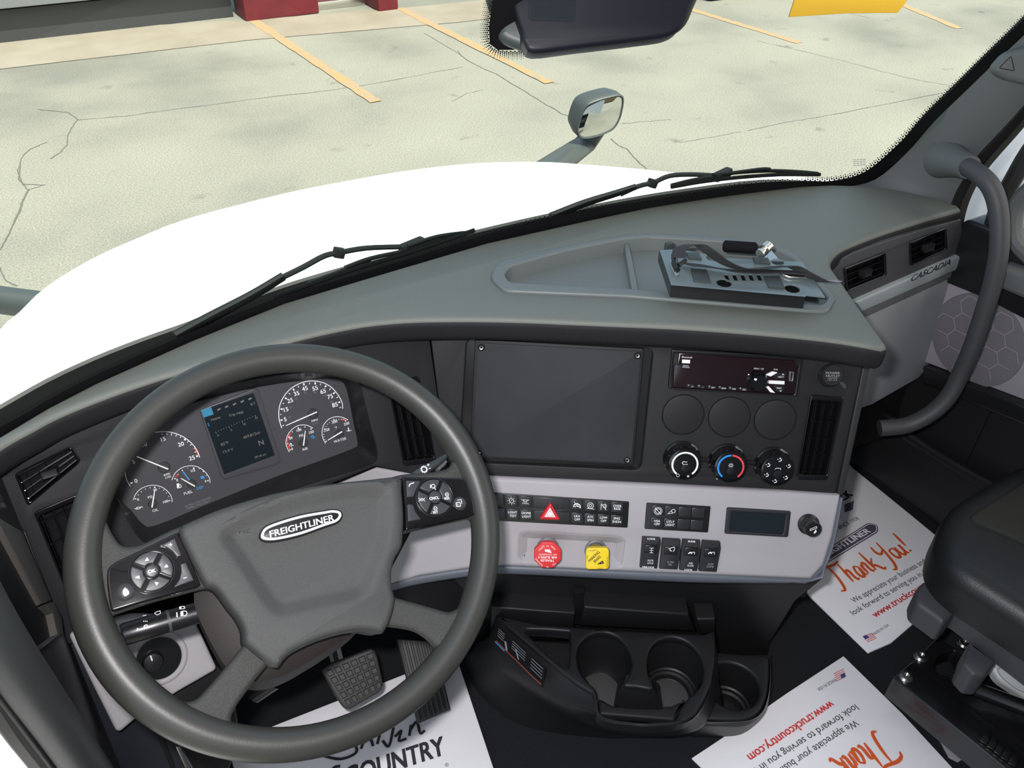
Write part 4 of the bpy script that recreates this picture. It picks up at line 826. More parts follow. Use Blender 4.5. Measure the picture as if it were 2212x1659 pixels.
bm = NB(); P2_ = P_.off(.002); tc(bm, P2_, 'POWER', rz(1765,379), 4.6, (1,.02), asp=1.35, bold=.02); tc(bm, P2_, 'OUTLET', rz(1765,407), 4.6, (1,.03), asp=1.25, bold=.02); tc(bm, P2_, '12V-15A', rz(1762,446), 3.8, (1,.02), asp=1.1); sk(bm, P2_, [rz(1718,428), rz(1812,430)], .9); ob('outlet_lettering', bm, 'print_dim', ocap)
# ---------------------------------------------------------------- switch banks on the grey panel
S1 = quad((1060,1063),(1359,1083),(1355.5,1139.5),(1068,1124)); S2 = quad(y1(205,245), y1(818,280), y1(792,530), y1(185,495))
bmz = NB(); plate(bmz, GP, rnd(GP.U(qin(S1, 0)), .002), h=.002, t=.01, b=.001); e1 = ob('switch_bank_bezel', bmz, 'satin_black', DB)
bmz = NB(); plate(bmz, GP, rnd(GP.U(qin(S2, 0)), .002), h=.002, t=.01, b=.001); ob('switch_bank_bezel', bmz, 'satin_black', DB)
mat('key_black', (.022,.022,.024), .35, spec=.5)
def ln(bm, pl, q, pts, w=1.0): sk(bm, pl, [q(*p) for p in pts], w)
def rocker(pl, q, s0, s1, t0, t1, label, words, icon, group, blank=False):
    e = empty('rocker_switch', pl.P(*q((s0+s1)/2, (t0+t1)/2)), label, 'switch', group)
    g_ = .004; tm = (t0+t1)/2
    for a, b in ((t0, tm-.05*(t1-t0)), (tm+.05*(t1-t0), t1)):
        bm = NB(); plate(bm, pl, pl.U([q(s0+g_, a), q(s1-g_, a), q(s1-g_, b), q(s0+g_, b)], .005), h=.005, t=.005, b=.0012); ob('switch_key', bm, 'key_black', e)
    PL = pl.off(.005); qq = lambda u, v: q(s0+(s1-s0)*u, t0+(t1-t0)*v)
    if words:
        bm = NB()
        for k, w in enumerate(words): tc(bm, PL, w, qq(.5, .69+.14*k), 5.2, (1, .055), bold=.012, asp=.95)
        ob('switch_lettering', bm, 'print_white', e)
    if icon: bm = NB(); icon(bm, PL, qq); ob('switch_icon', bm, 'print_white', e)
    return e
def circ_ln(bm, pl, q, c, r, w=1., n=14, sx=1): ln(bm, pl, q, [(c[0]+r*cos(2*pi*k/n)*sx, c[1]+r*.55*sin(2*pi*k/n)) for k in range(n+1)], w)
def i_bulb(bm, pl, q):
    circ_ln(bm, pl, q, (.5,.23), .16)
    for k in range(8): a = pi/4*k; ln(bm, pl, q, [(.5+.22*cos(a), .23+.12*sin(a)), (.5+.30*cos(a), .23+.165*sin(a))], .9)
    ln(bm, pl, q, [(.44,.25),(.56,.21)], .9)
def i_dome(bm, pl, q):
    ln(bm, pl, q, [(.22,.16),(.78,.16)], 1.1); ln(bm, pl, q, [(.36,.17),(.42,.24),(.58,.24),(.64,.17)], 1.1)
    for a in (.28,.4,.5,.6,.72): ln(bm, pl, q, [(.5+(a-.5)*.7, .27),(a, .33)], .9)
def i_lka(bm, pl, q):
    ln(bm, pl, q, [(.25,.33),(.3,.22),(.5,.17),(.7,.22),(.75,.33)], 2.2); ln(bm, pl, q, [(.27,.1),(.75,.36)], 1); ln(bm, pl, q, [(.35,.32),(.45,.26),(.6,.3)], 1.4)
def i_atc(bm, pl, q): circ_ln(bm, pl, q, (.5,.22), .22, 1.1); circ_ln(bm, pl, q, (.5,.22), .1, 1.1); ln(bm, pl, q, [(.24,.34),(.8,.36)], 1)
def i_ldw(bm, pl, q): ln(bm, pl, q, [(.3,.1),(.28,.36)], 1); ln(bm, pl, q, [(.3,.12),(.68,.36)], 1.1); circ_ln(bm, pl, q, (.55,.2), .13, 1); ln(bm, pl, q, [(.6,.1),(.62,.36)], .9)
def i_ovr(bm, pl, q): tc(bm, pl, 'OVER', q(.5,.16), 5.2, (1,.055), bold=.012, asp=.95); tc(bm, pl, 'RIDE', q(.5,.28), 5.2, (1,.055), bold=.012, asp=.95)
def i_hsa(bm, pl, q): circ_ln(bm, pl, q, (.5,.24), .2, 1.1); circ_ln(bm, pl, q, (.5,.24), .3, .9, sx=1); ln(bm, pl, q, [(.25,.1),(.75,.38)], 1.1)
def i_utl(bm, pl, q): circ_ln(bm, pl, q, (.65,.2), .14, 1.1); ln(bm, pl, q, [(.52,.18),(.25,.34),(.6,.3)], 1.1)
colx = [(1088-1060)/299., .1975, .3, .5745, .672, .771, .869, .9665]
cx_ = [.094,.194,.297,.574,.672,.770,.868,.966]
sg = 'rocker switches in the dashboard banks'
rocker(GP, S1, 0, cx_[0], .06, .95, 'unmarked rocker switch at the left end of the long bank, tucked behind the wheel rim', None, None, sg)
rocker(GP, S1, cx_[0], cx_[1], .06, .95, 'LIGHT TEST rocker switch with a bulb symbol', ('LIGHT','TEST'), i_bulb, sg)
rocker(GP, S1, cx_[1], cx_[2], .06, .95, 'DOME LIGHT rocker switch left of the hazard triangle', ('DOME','LIGHT'), i_dome, sg)
hz = rocker(GP, S1, cx_[2], cx_[3], .06, .95, 'wide hazard warning switch with a raised red triangle', None, None, sg)
rocker(GP, S1, cx_[3], cx_[4], .06, .95, 'LKA OFF rocker switch right of the hazard triangle', ('LKA','OFF'), i_lka, sg)
rocker(GP, S1, cx_[4], cx_[5], .06, .95, 'ATC SPIN rocker switch with a wheel symbol', ('ATC','SPIN'), i_atc, sg)
rocker(GP, S1, cx_[5], cx_[6], .06, .95, 'LDW OFF rocker switch with a crossed lane symbol', ('LDW','OFF'), i_ldw, sg)
rocker(GP, S1, cx_[6], cx_[7], .06, .95, 'OVERRIDE and ENG SHDN rocker switch at the right end of the long bank', ('ENG','SHDN'), i_ovr, sg)
tri = GP.U([z8(768,300), z8(882,505), z8(862,518), z8(655,512), z8(638,490)], .008)
bm = NB(); plate(bm, GP, rnd(tri, [.004,.001,.001,.001,.001]), h=.010, t=.01, b=.0035, seg=4); tz = ob('hazard_triangle', bm, 'hazard_red', hz)
bm = NB(); T3 = GP.off(.0102); fpx(bm, T3, [z8(765,368), z8(828,482), z8(697,476)]); ob('triangle_print', bm, 'print_white', tz)
bm = NB(); fpx(bm, T3, [z8(764,398), z8(806,468), z8(720,464)], .0007); sg2 = ob('inner_triangle_print', bm, 'hazard_red', tz)
bm = NB(); fpx(bm, T3, [z8(764,406), z8(800,464), z8(727,461)], .0009); ob('centre_print', bm, 'print_white', tz)
rocker(GP, S2, .09, .295, .10, .94, 'HSA OFF rocker switch, first in the short bank', ('HSA','OFF'), i_hsa, sg)
rocker(GP, S2, .295, .505, .10, .94, 'UTLY LIGHT rocker switch, second in the short bank', ('UTLY','LIGHT'), i_utl, sg)
rocker(GP, S2, .505, .715, .10, .94, 'blank rocker switch beside the UTLY LIGHT switch', None, None, sg)
rocker(GP, S2, .715, .925, .10, .94, 'blank rocker switch at the right end of the short bank', None, None, sg)
# guarded switches in the lower row
lowq = [([(168,575),(340,585),(345,640),(325,740),(308,878),(142,868)], 'LOCK', 'UNLOCK', ('INTR','AXLE'), 'INTR AXLE guarded switch, leftmost of the lower four'),
        ([(360,590),(533,600),(533,740),(502,888),(330,880)], None, None, ('K-PIN','REL'), 'K-PIN REL guarded switch, second from left in the lower four'),
        ([(552,600),(722,610),(722,740),(690,902),(520,892)], 'SLIDE', 'LOCK', ('AIR','SLIDE'), 'AIR SLIDE guarded switch, third from left in the lower four'),
        ([(742,610),(912,622),(918,690),(876,912),(706,902)], None, None, ('SUSP','DUMP'), 'SUSP DUMP guarded switch, rightmost of the lower four')]
for i, (q, up_, dn_, wd_, lb) in enumerate(lowq):
    e = empty('guarded_switch', GP.P(*y1(q[0][0]+90, q[0][1]+150)), lb, 'switch', 'guarded switches in the lower row')
    bm = NB(); plate(bm, GP, rnd(GP.U([y1(*p) for p in q], .006), .001), h=.006, t=.014, b=.0012); ob('switch_guard', bm, 'key_black', e)
    x0, y0 = q[0][0]+15, q[0][1]; PL = GP.off(.006)
    bm = NB(); plate(bm, GP, GP.U([y1(x0+8, y0+75), y1(x0+135, y0+82), y1(x0+125, y0+160), y1(x0, y0+155)], .009), h=.009, t=.004, b=.0015); ob('switch_key', bm, 'satin_black', e)
    bm = NB(); P9 = GP.off(.009)
    if i in (0,): sk(bm, P9, [y1(235,680), y1(275,682)], 1); sk(bm, P9, [y1(255,680), y1(252,725)], 1); sk(bm, P9, [y1(235,702), y1(272,704)], 1); sk(bm, P9, [y1(235,725), y1(270,727)], 1)
    if i == 1: sk(bm, P9, [y1(415,690), y1(440,680), y1(470,670), y1(475,690), y1(462,715)], 1.3); sk(bm, P9, [y1(430,680), y1(432,705), y1(450,710)], 1.5)
    if i >= 2: ox = 190*(i-2); sk(bm, P9, [y1(605+ox,735), y1(625+ox,722), y1(640+ox,735)], 2.4); sk(bm, P9, [y1(632+ox,722), y1(665+ox,720), y1(665+ox,742)], 1.2)
    ob('switch_icon', bm, 'print_white', e)
    bm = NB()
    for k, w in enumerate(wd_): tc(bm, PL, w, y1(x0+62-k*3, y0+225+k*24), 4.2, (1,.055), asp=.95)
    if up_: tc(bm, PL, up_, y1(x0+70, y0+17), 3.8, (1,.06), asp=1.2, bold=.03)
    if dn_: tc(bm, PL, dn_, y1(x0+40, y0+289), 3.8, (1,.06), asp=1.15, bold=.03)
    ob('switch_lettering', bm, 'print_dim' if not up_ else 'print_white', e)
# small display and lighter
e = empty('small_display', GP.P(*y1(1265,430)), 'small blank rectangular display in a dark frame on the grey panel', 'display')
bm = NB(); plate(bm, GP, rnd(GP.U([y1(972,288), y1(1584,325), y1(1555,575), y1(948,540)]), .003), h=.003, t=.012, b=.0018, holes=[rnd(GP.U([y1(1020,328), y1(1535,358), y1(1505,545), y1(1003,512)]), .002)]); ob('display_frame', bm, 'kick_navy', e)
bm = NB(); plate(bm, GP, GP.U([y1(1015,322), y1(1540,352), y1(1510,550), y1(998,518)]), h=.0008, t=.003, b=0); ob('display_screen', bm, 'lcd_dark', e)
LG = empty('cigarette_lighter', GP.P(*y1(1750,450)), 'black round cigarette lighter knob at the right end of the grey panel', 'lighter')
s_ = GP.sc(y1(1750,450)); c0 = GP.uv(*y1(1750,450)); bm = NB(); lathe(bm, GP, c0, [(23*s_,0),(23*s_,.003),(19*s_,.005),(16*s_,.012),(15.5*s_,.020)], 36); ob('lighter_socket', bm, 'satin_black', LG)
P9 = GP.off(.026); c1 = P9.uv(*y1(1800,500)); bm = NB(); lathe(bm, P9, c1, [(12*s_,-.02),(15*s_,-.008),(17.5*s_,-.003),(17.5*s_,0),(15*s_,.002)], 36); lk = ob('lighter_knob', bm, 'satin_black', LG)
bm = NB(); PL = P9.off(.0022); sk(bm, PL, [y1(1768,502), y1(1830,475), y1(1835,488), y1(1772,515), y1(1768,502)], 1.1); fpx(bm, PL, [y1(1800,540), y1(1825,500), y1(1832,525), y1(1815,542)]); ob('lighter_icon', bm, 'print_white', lk)
# ---------------------------------------------------------------- air brake valves
def ngon(c, r, n, ph): return [(c[0]+r*cos(2*pi*k/n+ph), c[1]+r*sin(2*pi*k/n+ph)) for k in range(n)]
VP = GP.off(-.010)
TV = empty('trailer_air_valve', VP.P(*z8(738,840)), 'red octagonal push-pull trailer air supply knob in the grey panel recess', 'valve knob')
cc = VP.uv(*z8(738,850)); bm = NB(); s_ = VP.sc(z8(738,850)); lathe(bm, VP, cc, [(24.5*s_,0),(24.5*s_,.003),(20*s_,.004),(17*s_,.001)], 40); ob('valve_collar', bm, 'steel_grey' if 'steel_grey' in MATS else 'blue_grey', TV)
TP = GP.off(.034); tcx = TP.uv(*z8(735,935)); st = TP.sc(z8(735,935)); bm = NB(); tube(bm, [VP.w(cc, 0), TP.w(tcx, -.004)], [.010, .012], 20); ob('valve_stem', bm, 'red_knob', TV)
bm = NB(); oc = rnd(ngon(tcx, 31.5*st, 8, pi/8), .002); plate(bm, TP, oc, h=0, t=.008, b=.0015); vk = ob('valve_knob', bm, 'red_knob', TV)
bm = NB()
def td(s_, a, b, h, **k): txt(bm, TP, s_, z8(*a), z8(*b), h, .0006, **k)
td('TRAILER', (815,990), (650,985), 5, bold=.02); td('AIR SUPPLY', (848,952), (618,945), 5, bold=.02); td('NOT FOR PARKING', (845,922), (632,918), 3.2)
td('PUSH', (832,862), (785,818), 3.6); td('TO', (752,820), (722,818), 3.4); td('SUPPLY', (686,818), (620,875), 3.6); td('EVACUATE', (585,985), (665,1070), 3.6); td('TO', (715,1085), (745,1088), 3.4); td('PULL', (800,1062), (840,1040), 3.6)
fpx(bm, TP, [z8(700,868), z8(765,868), z8(768,882), z8(702,882)], .0006); sk(bm, TP, [z8(705,888), z8(775,905), z8(770,890), z8(705,885)], 2, .0006); ob('valve_lettering', bm, 'print_white', vk)
PV = empty('parking_brake_valve', VP.P(*z8(1310,870)), 'yellow square push-pull parking brake knob beside the red one', 'valve knob')
cc = VP.uv(*z8(1310,880)); bm = NB(); lathe(bm, VP, cc, [(24.5*s_,0),(24.5*s_,.003),(20*s_,.004),(17*s_,.001)], 40); ob('valve_collar', bm, 'blue_grey', PV)
bm = NB(); c2 = TP.uv(*z8(1330,970)); tube(bm, [VP.w(cc, 0), TP.w(c2, -.004)], [.010, .014], 20); ob('valve_stem', bm, 'yellow_stem', PV)
bm = NB(); plate(bm, TP, rnd(TP.U([z8(1195,855), z8(1468,850), z8(1470,1105), z8(1190,1110)]), .006), h=0, t=.008, b=.0015); vk = ob('valve_knob', bm, 'yellow_knob', PV)
bm = NB(); td('PARKING', (1240,1020), (1362,905), 6, bold=.02); td('BRAKE', (1300,1030), (1375,960), 6, bold=.02)
for s9, a, b in (('TO APPLY', (1225,892), (1330,885)), ('PULL', (1218,980), (1214,935)), ('TO RELEASE', (1440,955), (1440,1080)), ('PUSH', (1385,1085), (1335,1088))): td(s9, a, b, 3.2)
sk(bm, TP, [z8(1335,1045), z8(1390,1010), z8(1400,1030), z8(1360,1040)], 2.6, .0006); ob('valve_lettering', bm, 'print_black', vk)
# ---------------------------------------------------------------- things on the dash tray
TT = Pl((0, 0, ZD+.022), (-.03, -.05, 1))
MB_ = empty('metal_bracket', TT.P(1600, 600), 'grey-green folded metal mounting plate with round holes lying in the dash tray', 'bracket')
tz_ = [x5(128,212), x5(335,198), x5(900,300), x5(1755,345), x5(2015,745), x5(1800,722), x5(1790,745), x5(262,612)]
def hole(p, rx, n=20): 
    c = TT.uv(*x5(*p)); r = rx/5.267*TT.sc(x5(*p)); return ring2(c, r, n)
hl = [hole((735,300),72), hole((1475,347),70), hole((865,585),85), hole((1640,650),85)] + [ccw(TT.U([x5(860+k*92,485), x5(908+k*92,488), x5(935+k*92,560), x5(888+k*92,555)])) for k in range(5)]
bm = NB(); plate(bm, TT, TT.U(tz_), h=0, t=.002, b=.0004, holes=hl); ob('bracket_top', bm, 'grey_metal_plate', MB_)
a, b = TT.P(*x5(262,612)), TT.P(*x5(1790,745)); dn2 = Vector((0, 0, -.020)); nn = (b-a).normalized().cross(dn2).normalized()*.002
bm = NB(); loft(bm, [[a, b, b+dn2*.9, a+dn2*.9], [a+nn, b+nn, b+nn+dn2*.9, a+nn+dn2*.9]], True, True, True); ob('bracket_front_flange', bm, 'black_metal', MB_)
a2, b2 = TT.P(*x5(128,212)), TT.P(*x5(262,612)); n2_ = (b2-a2).normalized().cross(dn2).normalized()*.002
bm = NB(); loft(bm, [[a2, b2, b2+dn2*.9, a2+dn2*.9], [a2+n2_, b2+n2_, b2+n2_+dn2*.9, a2+n2_+dn2*.9]], True, True, True); ob('bracket_side_flange', bm, 'mirror_shell', MB_)
for q in ([(480,440),(660,450),(715,595),(522,578)], [(1310,525),(1490,520),(1553,662),(1370,648)], [(430,255),(575,255),(610,330),(460,320)], [(1185,310),(1360,315),(1390,380),(1215,370)]):
    bm = NB(); plate(bm, TT, TT.U([x5(*p) for p in q]), h=.003, t=.003, b=.0006); ob('foam_pad', bm, 'mirror_shell', MB_)
bm = NB(); sp_ = [x5(*p) for p in ((1490,500),(1770,510),(1775,548),(1600,540))]; plate(bm, TT, TT.U(sp_), h=.004, t=.002, b=.0004); ob('spring_clip', bm, 'nickel', MB_)
bm = NB(); box(bm, TT.P(*x5(235,172), -.004), (.012, .008, .014), None, .002); ob('bracket_tab', bm, 'mirror_shell', MB_)
bm = NB(); q_ = ccw(TT.U(tz_)); plate(bm, TT, off2(q_, .006), h=-.008, t=.006, b=0); ob('bracket_dark_sheet', bm, 'matte_black', MB_)  # black sheet added under the plate so that its holes look dark
# strap with buckle
ST = empty('nylon_strap', TT.P(1480, 575), 'black nylon strap looped through a buckle on top of the metal plate', 'strap')
def tp(x, y, h): return TT.P(*x5(x, y), h)
P1_ = [tp(420,370,.006), tp(700,400,.006), tp(900,440,.006), tp(1130,455,.007), tp(1400,455,.007), tp(1750,470,.008)]
bm = NB(); w = [Vector((.006,-.024,.004))]*31; ribbon(bm, cat(P1_, k=6), w[:len(cat(P1_, k=6))], .0012); ob('strap_band', bm, 'strap_nylon', ST)
P2s = [tp(350,300,.020), tp(370,190,.030), tp(560,150,.034), tp(700,230,.030), tp(850,340,.018), tp(1050,420,.012), tp(1300,420,.011), tp(1500,400,.011), tp(1650,400,.012), tp(1800,480,.008), tp(1960,560,.003), tp(2040,575,.004)]
c_ = cat(P2s, k=5); bm = NB(); ribbon(bm, c_, [Vector((.005,-.020,.008))]*len(c_), .0012); ob('strap_loop', bm, 'strap_nylon', ST)
bm = NB(); ribbon(bm, [tp(2040,565,.004), tp(2165,560,.003)], [Vector((.003,-.010,.002))]*2, .0008); ob('strap_label', bm, 'door_grey', ST)
bm = NB(); tube(bm, [tp(300,260,.014), tp(300,370,.012), tp(330,440,.010)], .0045, 10); tube(bm, [tp(345,380,.014), tp(425,325,.016)], .003, 8); ob('buckle_bar', bm, 'satin_black', ST)
bm = NB(); tube(bm, [tp(265,325,.011), tp(290,420,.008), tp(335,505,.004)], .0022, 8); ob('buckle_frame', bm, 'steel', ST)
CO = empty('coax_connector', tp(1330,200,.01), 'shiny nickel threaded cable connector lying at the back of the dash tray', 'connector')
a, b = tp(1375,160,.018), tp(1290,235,.014); d = (b-a); bm = NB(); tube(bm, [a, a+d*.62], .0078, 16); ob('connector_nut', bm, 'nickel', CO)
bm = NB(); tube(bm, [a+d*.55, a+d*1.1], .005, 14); tube(bm, [a+d*1.05, a+d*1.25], .0068, 14); ob('connector_tip', bm, 'nickel', CO)
bm = NB(); a, b = tp(850,165,.004), tp(1240,190,.006); tube(bm, [a, a.lerp(b, .05), a.lerp(b, .95), b], [.005,.0085,.0085,.005], 14); ob('cable_sleeve', bm, 'matte_black', label='black rubber cable sleeve lying behind the metal plate in the dash tray', cat_='cable')
bm = NB(); plate(bm, TT, TT.U([x5(1415,175), x5(1520,300), x5(1380,295), x5(1300,280)]), h=-.006, t=.001, b=0); ob('connector_plate', bm, 'steel', CO)
# ---------------------------------------------------------------- steering wheel
WP = plane((-.475, .026, .775), -10, 52)
SW = empty('steering_wheel', (-.475, .026, .775), 'large dark grey four-spoke steering wheel with padded hub and thumb buttons', 'steering wheel')
RX, RY = .217, .207
bm = NB(); n = 128; m_ = 20; rings = []
for i in range(n+1):
    a = 2*pi*i/n; c = Vector((RX*cos(a), RY*sin(a))); d = Vector((cos(a), sin(a)))
    r = .0168+.0012*(abs(cos(a))**8)
    rings.append([WP.w(c+d*r*cos(2*pi*k/m_), r*1.06*sin(2*pi*k/m_)) for k in range(m_)])
loft(bm, rings, True); bmesh.ops.remove_doubles(bm, verts=bm.verts, dist=1e-6); ob('rim', bm, 'wheel_rubber', SW, ang=80)
def spoke(px, h, t=.026, b=.007, r=.012):
    bm = NB(); p = ccw(rnd(WP.U(px, h), r)); plate(bm, WP, p, h=h, t=t, b=b, seg=5, flare=-.004); return ob('spoke', bm, 'wheel_leather', SW, ang=60)
spoke([(180,1180),(196,1090),(214,1075),(236,1142),(262,1180),(300,1178),(384,1136),(452,1120),(500,1260),(437,1272),(330,1300),(241,1330),(222,1352),(205,1375),(186,1300)], .004)
spoke([(790,1050),(866,1022),(930,1019),(972,1010),(984,990),(988,960),(1010,950),(1045,1000),(1068,1100),(1064,1210),(1046,1200),(1034,1130),(1022,1118),(878,1150),(800,1180)], .004)
spoke([(800,1270),(857,1290),(906,1303),(975,1323),(996,1312),(1010,1280),(1022,1240),(1050,1230),(1040,1340),(985,1440),(940,1490),(925,1478),(950,1440),(957,1420),(944,1395),(920,1375),(893,1361),(843,1353),(800,1350)], .004)
spoke([(560,1360),(527,1393),(463,1471),(425,1512),(400,1518),(370,1500),(335,1490),(330,1520),(420,1600),(520,1630),(620,1625),(640,1596),(580,1590),(535,1582),(505,1568),(499,1551),(511,1525),(552,1468),(590,1425),(640,1380)], .004)
pad = [(387,1142),(426,1117),(480,1095),(540,1076),(607,1059),(700,1043),(800,1032),(866,1028),(872,1060),(876,1110),(875,1146),(872,1180),(858,1205),(850,1235),(851,1268),(857,1294),(850,1330),(838,1358),(825,1368),(780,1362),(716,1375),(665,1394),(625,1416),(605,1440),(592,1440),(575,1430),(546,1406),(528,1388),(526,1362),(514,1336),(495,1312),(466,1272),(444,1264),(426,1232),(408,1196)]
HH = .020
bm = NB(); po_ = ccw(cat(WP.U(pad, HH), closed=True, k=3)); em = [(481,1150),(560,1105),(640,1078),(740,1058),(828,1055),(842,1080),(838,1150),(815,1225),(790,1275),(760,1293),(700,1306),(640,1320),(606,1325),(578,1305),(548,1262),(510,1205)]
ei = ccw(cat(WP.U(em, HH), closed=True, k=5))
rings = [[WP.w(q, HH-.040) for q in off2(po_, .002)], [WP.w(q, HH-.012) for q in po_], [WP.w(q, HH-.004) for q in off2(po_, .0015)], [WP.w(q, HH-.001) for q in off2(po_, .004)], [WP.w(q, HH) for q in off2(po_, .008)]]
L = [loop(bm, r) for r in rings]
for a, b in zip(L, L[1:]): bridge(bm, a, b)
e0 = off2(ei, -.006); e1_ = ei; e2_ = off2(ei, .008); e3_ = off2(ei, .014)
E0 = loop(bm, [WP.w(q, HH+.0008) for q in e0]); E1 = loop(bm, [WP.w(q, HH-.0005) for q in e1_]); E2 = loop(bm, [WP.w(q, HH-.0065) for q in e2_]); E3 = loop(bm, [WP.w(q, HH-.0075) for q in e3_])
tess(bm, WP, [off2(po_, .008), e0], [L[-1], E0]); bridge(bm, E1, E0); bridge(bm, E2, E1); bridge(bm, E3, E2); tess(bm, WP, [e3_], [E3])
hp_ = ob('hub_pad', bm, 'hub_vinyl', SW, ang=70)
bm = NB(); plate(bm, WP, off2(po_, .001), h=HH-.026, t=.02, b=.002); ob('hub_seam', bm, 'rubber_seal', SW)
# chrome badge
BP = WP.off(HH-.004)
bd = [z3(1590,690), z3(1640,610), z3(1800,545), z3(2000,490), z3(2200,455), (718,1100), (735,1104), (739,1117), (728,1131), (700,1141), z3(2000,700), z3(1800,748), z3(1680,760), z3(1610,740)]
bu = ccw(cat(BP.U(bd), closed=True, k=5)); bm = NB(); plate(bm, BP, bu, h=.003, t=.006, b=.0015); bg_ = ob('badge', bm, 'satin_black', SW)
bm = NB(); plate(bm, BP, off2(bu, .0016), h=.0042, t=.003, b=.0012, holes=[off2(bu, .0046)]); ob('badge_ring', bm, 'badge_glare_silver', bg_)
bm = NB(); txt(bm, BP, 'FREIGHTLINER', (584,1161), (722,1124), 14.5, h=.0042, bold=.022, shear=.1); ob('badge_lettering', bm, 'badge_glare_silver', bg_)
bm = NB(); sk(bm, WP.off(HH), [z3(1395,640), z3(1405,670), z3(1400,640), z3(1440,650), z3(1500,630)], 1.0); sk(bm, WP.off(HH), [z3(1440,665), z3(1500,655)], 1.0); ob('horn_print', bm, 'print_black', hp_)
# button pods
def pod(out, h, cen, rad, ring_parts, small, label_icons, extra, tilt):
    bm = NB(); plate(bm, WP, rnd(WP.U(out, h), .003), h=h, t=.022, b=.0022, seg=4); P_ = ob('button_pod', bm, 'gloss_black', SW, ang=50)
    Q = WP.off(h); c = Q.uv(*cen); s = Q.sc(cen); R_ = rad*s
    bm = NB(); plate(bm, Q, ring2(c, R_, 48), h=.002, t=.004, b=.0008, holes=[ring2(c, R_*.93, 48)]); ob('pad_ring', bm, 'satin_black', P_)
    for k in range(4):
        a0 = tilt+k*pi/2+.09; a1 = tilt+(k+1)*pi/2-.09
        pts = [(c[0]+R_*.90*cos(a0+(a1-a0)*j/12), c[1]+R_*.90*sin(a0+(a1-a0)*j/12)) for j in range(13)]
        a0 += .14; a1 -= .14; pts += [(c[0]+R_*.36*cos(a1+(a0-a1)*j/6), c[1]+R_*.36*sin(a1+(a0-a1)*j/6)) for j in range(7)]
        bm = NB(); plate(bm, Q, pts, h=.0035, t=.006, b=.0012); ob('pad_button', bm, 'key_grey', P_)
    bm = NB(); lathe(bm, Q, c, [(R_*.31,-.001),(R_*.31,.004),(R_*.24,.0056),(R_*.1,.006)], 28); ob('centre_button', bm, 'key_grey', P_)
    c2 = Q.uv(*small[0]); r2 = small[1]*s; bm = NB(); lathe(bm, Q, c2, [(r2,0),(r2,.001),(r2*.92,.0015),(r2*.9,.003),(r2*.7,.0046),(r2*.3,.0052)], 28); ob('round_button', bm, 'key_grey', P_)
    for q in extra:
        bm = NB(); plate(bm, Q, rnd(Q.U(q), .001), h=.0025, t=.004, b=.0009); ob('corner_button', bm, 'key_grey', P_)
    bm = NB(); label_icons(bm, Q.off(.0036), Q.off(.0062)); ob('button_lettering', bm, 'print_white', P_)
    return P_
mat('key_grey', (.042,.043,.047), .42, spec=.5)
def ic_l(bm, Q, Q2):
    for x, y in ((520,920),(705,983),(612,1155)):
        s = 1 if y < 1100 else -1; fpx(bm, Q, [z3(x, y-18*s), z3(x+20, y+12*s), z3(x-20, y+18*s)])
    fpx(bm, Q, [z3(405,1095), z3(445,1075), z3(452,1108)]) ; tc(bm, Q2, 'OK', z3(565,1032), 8, (1,-.22), bold=.03)
    sk(bm, Q, [z3(728,785), z3(762,777)], 1.5); sk(bm, Q, [z3(741,765), z3(750,797)], 1.5); sk(bm, Q, [z3(868,1102), z3(900,1094)], 1.6)
    fpx(bm, Q2, [z3(290,1215), z3(310,1190), z3(330,1205), z3(345,1225), z3(350,1250), z3(325,1270), z3(305,1275), z3(290,1250)])
pod([(232,1228),(247,1215),(381,1150),(386,1150),(434,1262),(428,1268),(241,1322),(236,1300),(231,1260)], .012, z3(565,1040), 51, None, (z3(318,1238), 20), ic_l,
    [[z3(640,795), z3(785,722), z3(850,888), z3(805,905), z3(760,845), z3(700,805)], [z3(838,970), z3(890,955), z3(968,1125), z3(780,1190), z3(830,1110), z3(845,1040)]], radians(15+25))
def ic_r(bm, Q, Q2):
    tc(bm, Q2, 'CNCL', z2(1560,1512), 5.5, (1,-.13), bold=.03); tc(bm, Q, 'RES', z2(1672,1514), 5, (1,-.13), bold=.02); tc(bm, Q, 'SET', z2(1572,1634), 5, (1,-.13), bold=.02)
    for x, y, p in ((1670,1482,1),(1570,1602,0)):
        c = Q.uv(*z2(x, y)); r = 3.6*Q.sc(z2(x, y)); stroke(bm, Q, ring2(c, r, 16), r*.28, closed=True); sk(bm, Q, [z2(x-7, y), z2(x+7, y)], .9)
        if p: sk(bm, Q, [z2(x, y-7), z2(x, y+7)], .9)
    sk(bm, Q, [z2(1340,1412), z2(1350,1390), z2(1385,1378)], 1.8); c = Q.uv(*z2(1550,1410)); stroke(bm, Q, ring2(c, 4*Q.sc(z2(1550,1410)), 16), .0007, closed=True); sk(bm, Q, [z2(1528,1395), z2(1528,1425)], 1.4); sk(bm, Q, [z2(1555,1415), z2(1575,1440)], 1)
    sk(bm, Q, [z2(1425,1512), z2(1440,1525), z2(1425,1540)], 1); sk(bm, Q, [z2(1445,1540), z2(1447,1510), z2(1458,1538), z2(1460,1512)], 1); sk(bm, Q, [z2(1480,1512), z2(1465,1525), z2(1480,1540)], 1)
    sk(bm, Q2, [z2(1762,1530), z2(1795,1525), z2(1800,1560)], 1.2); sk(bm, Q2, [z2(1750,1552), z2(1785,1548), z2(1790,1582), z2(1755,1586), z2(1750,1552)], 1.3)
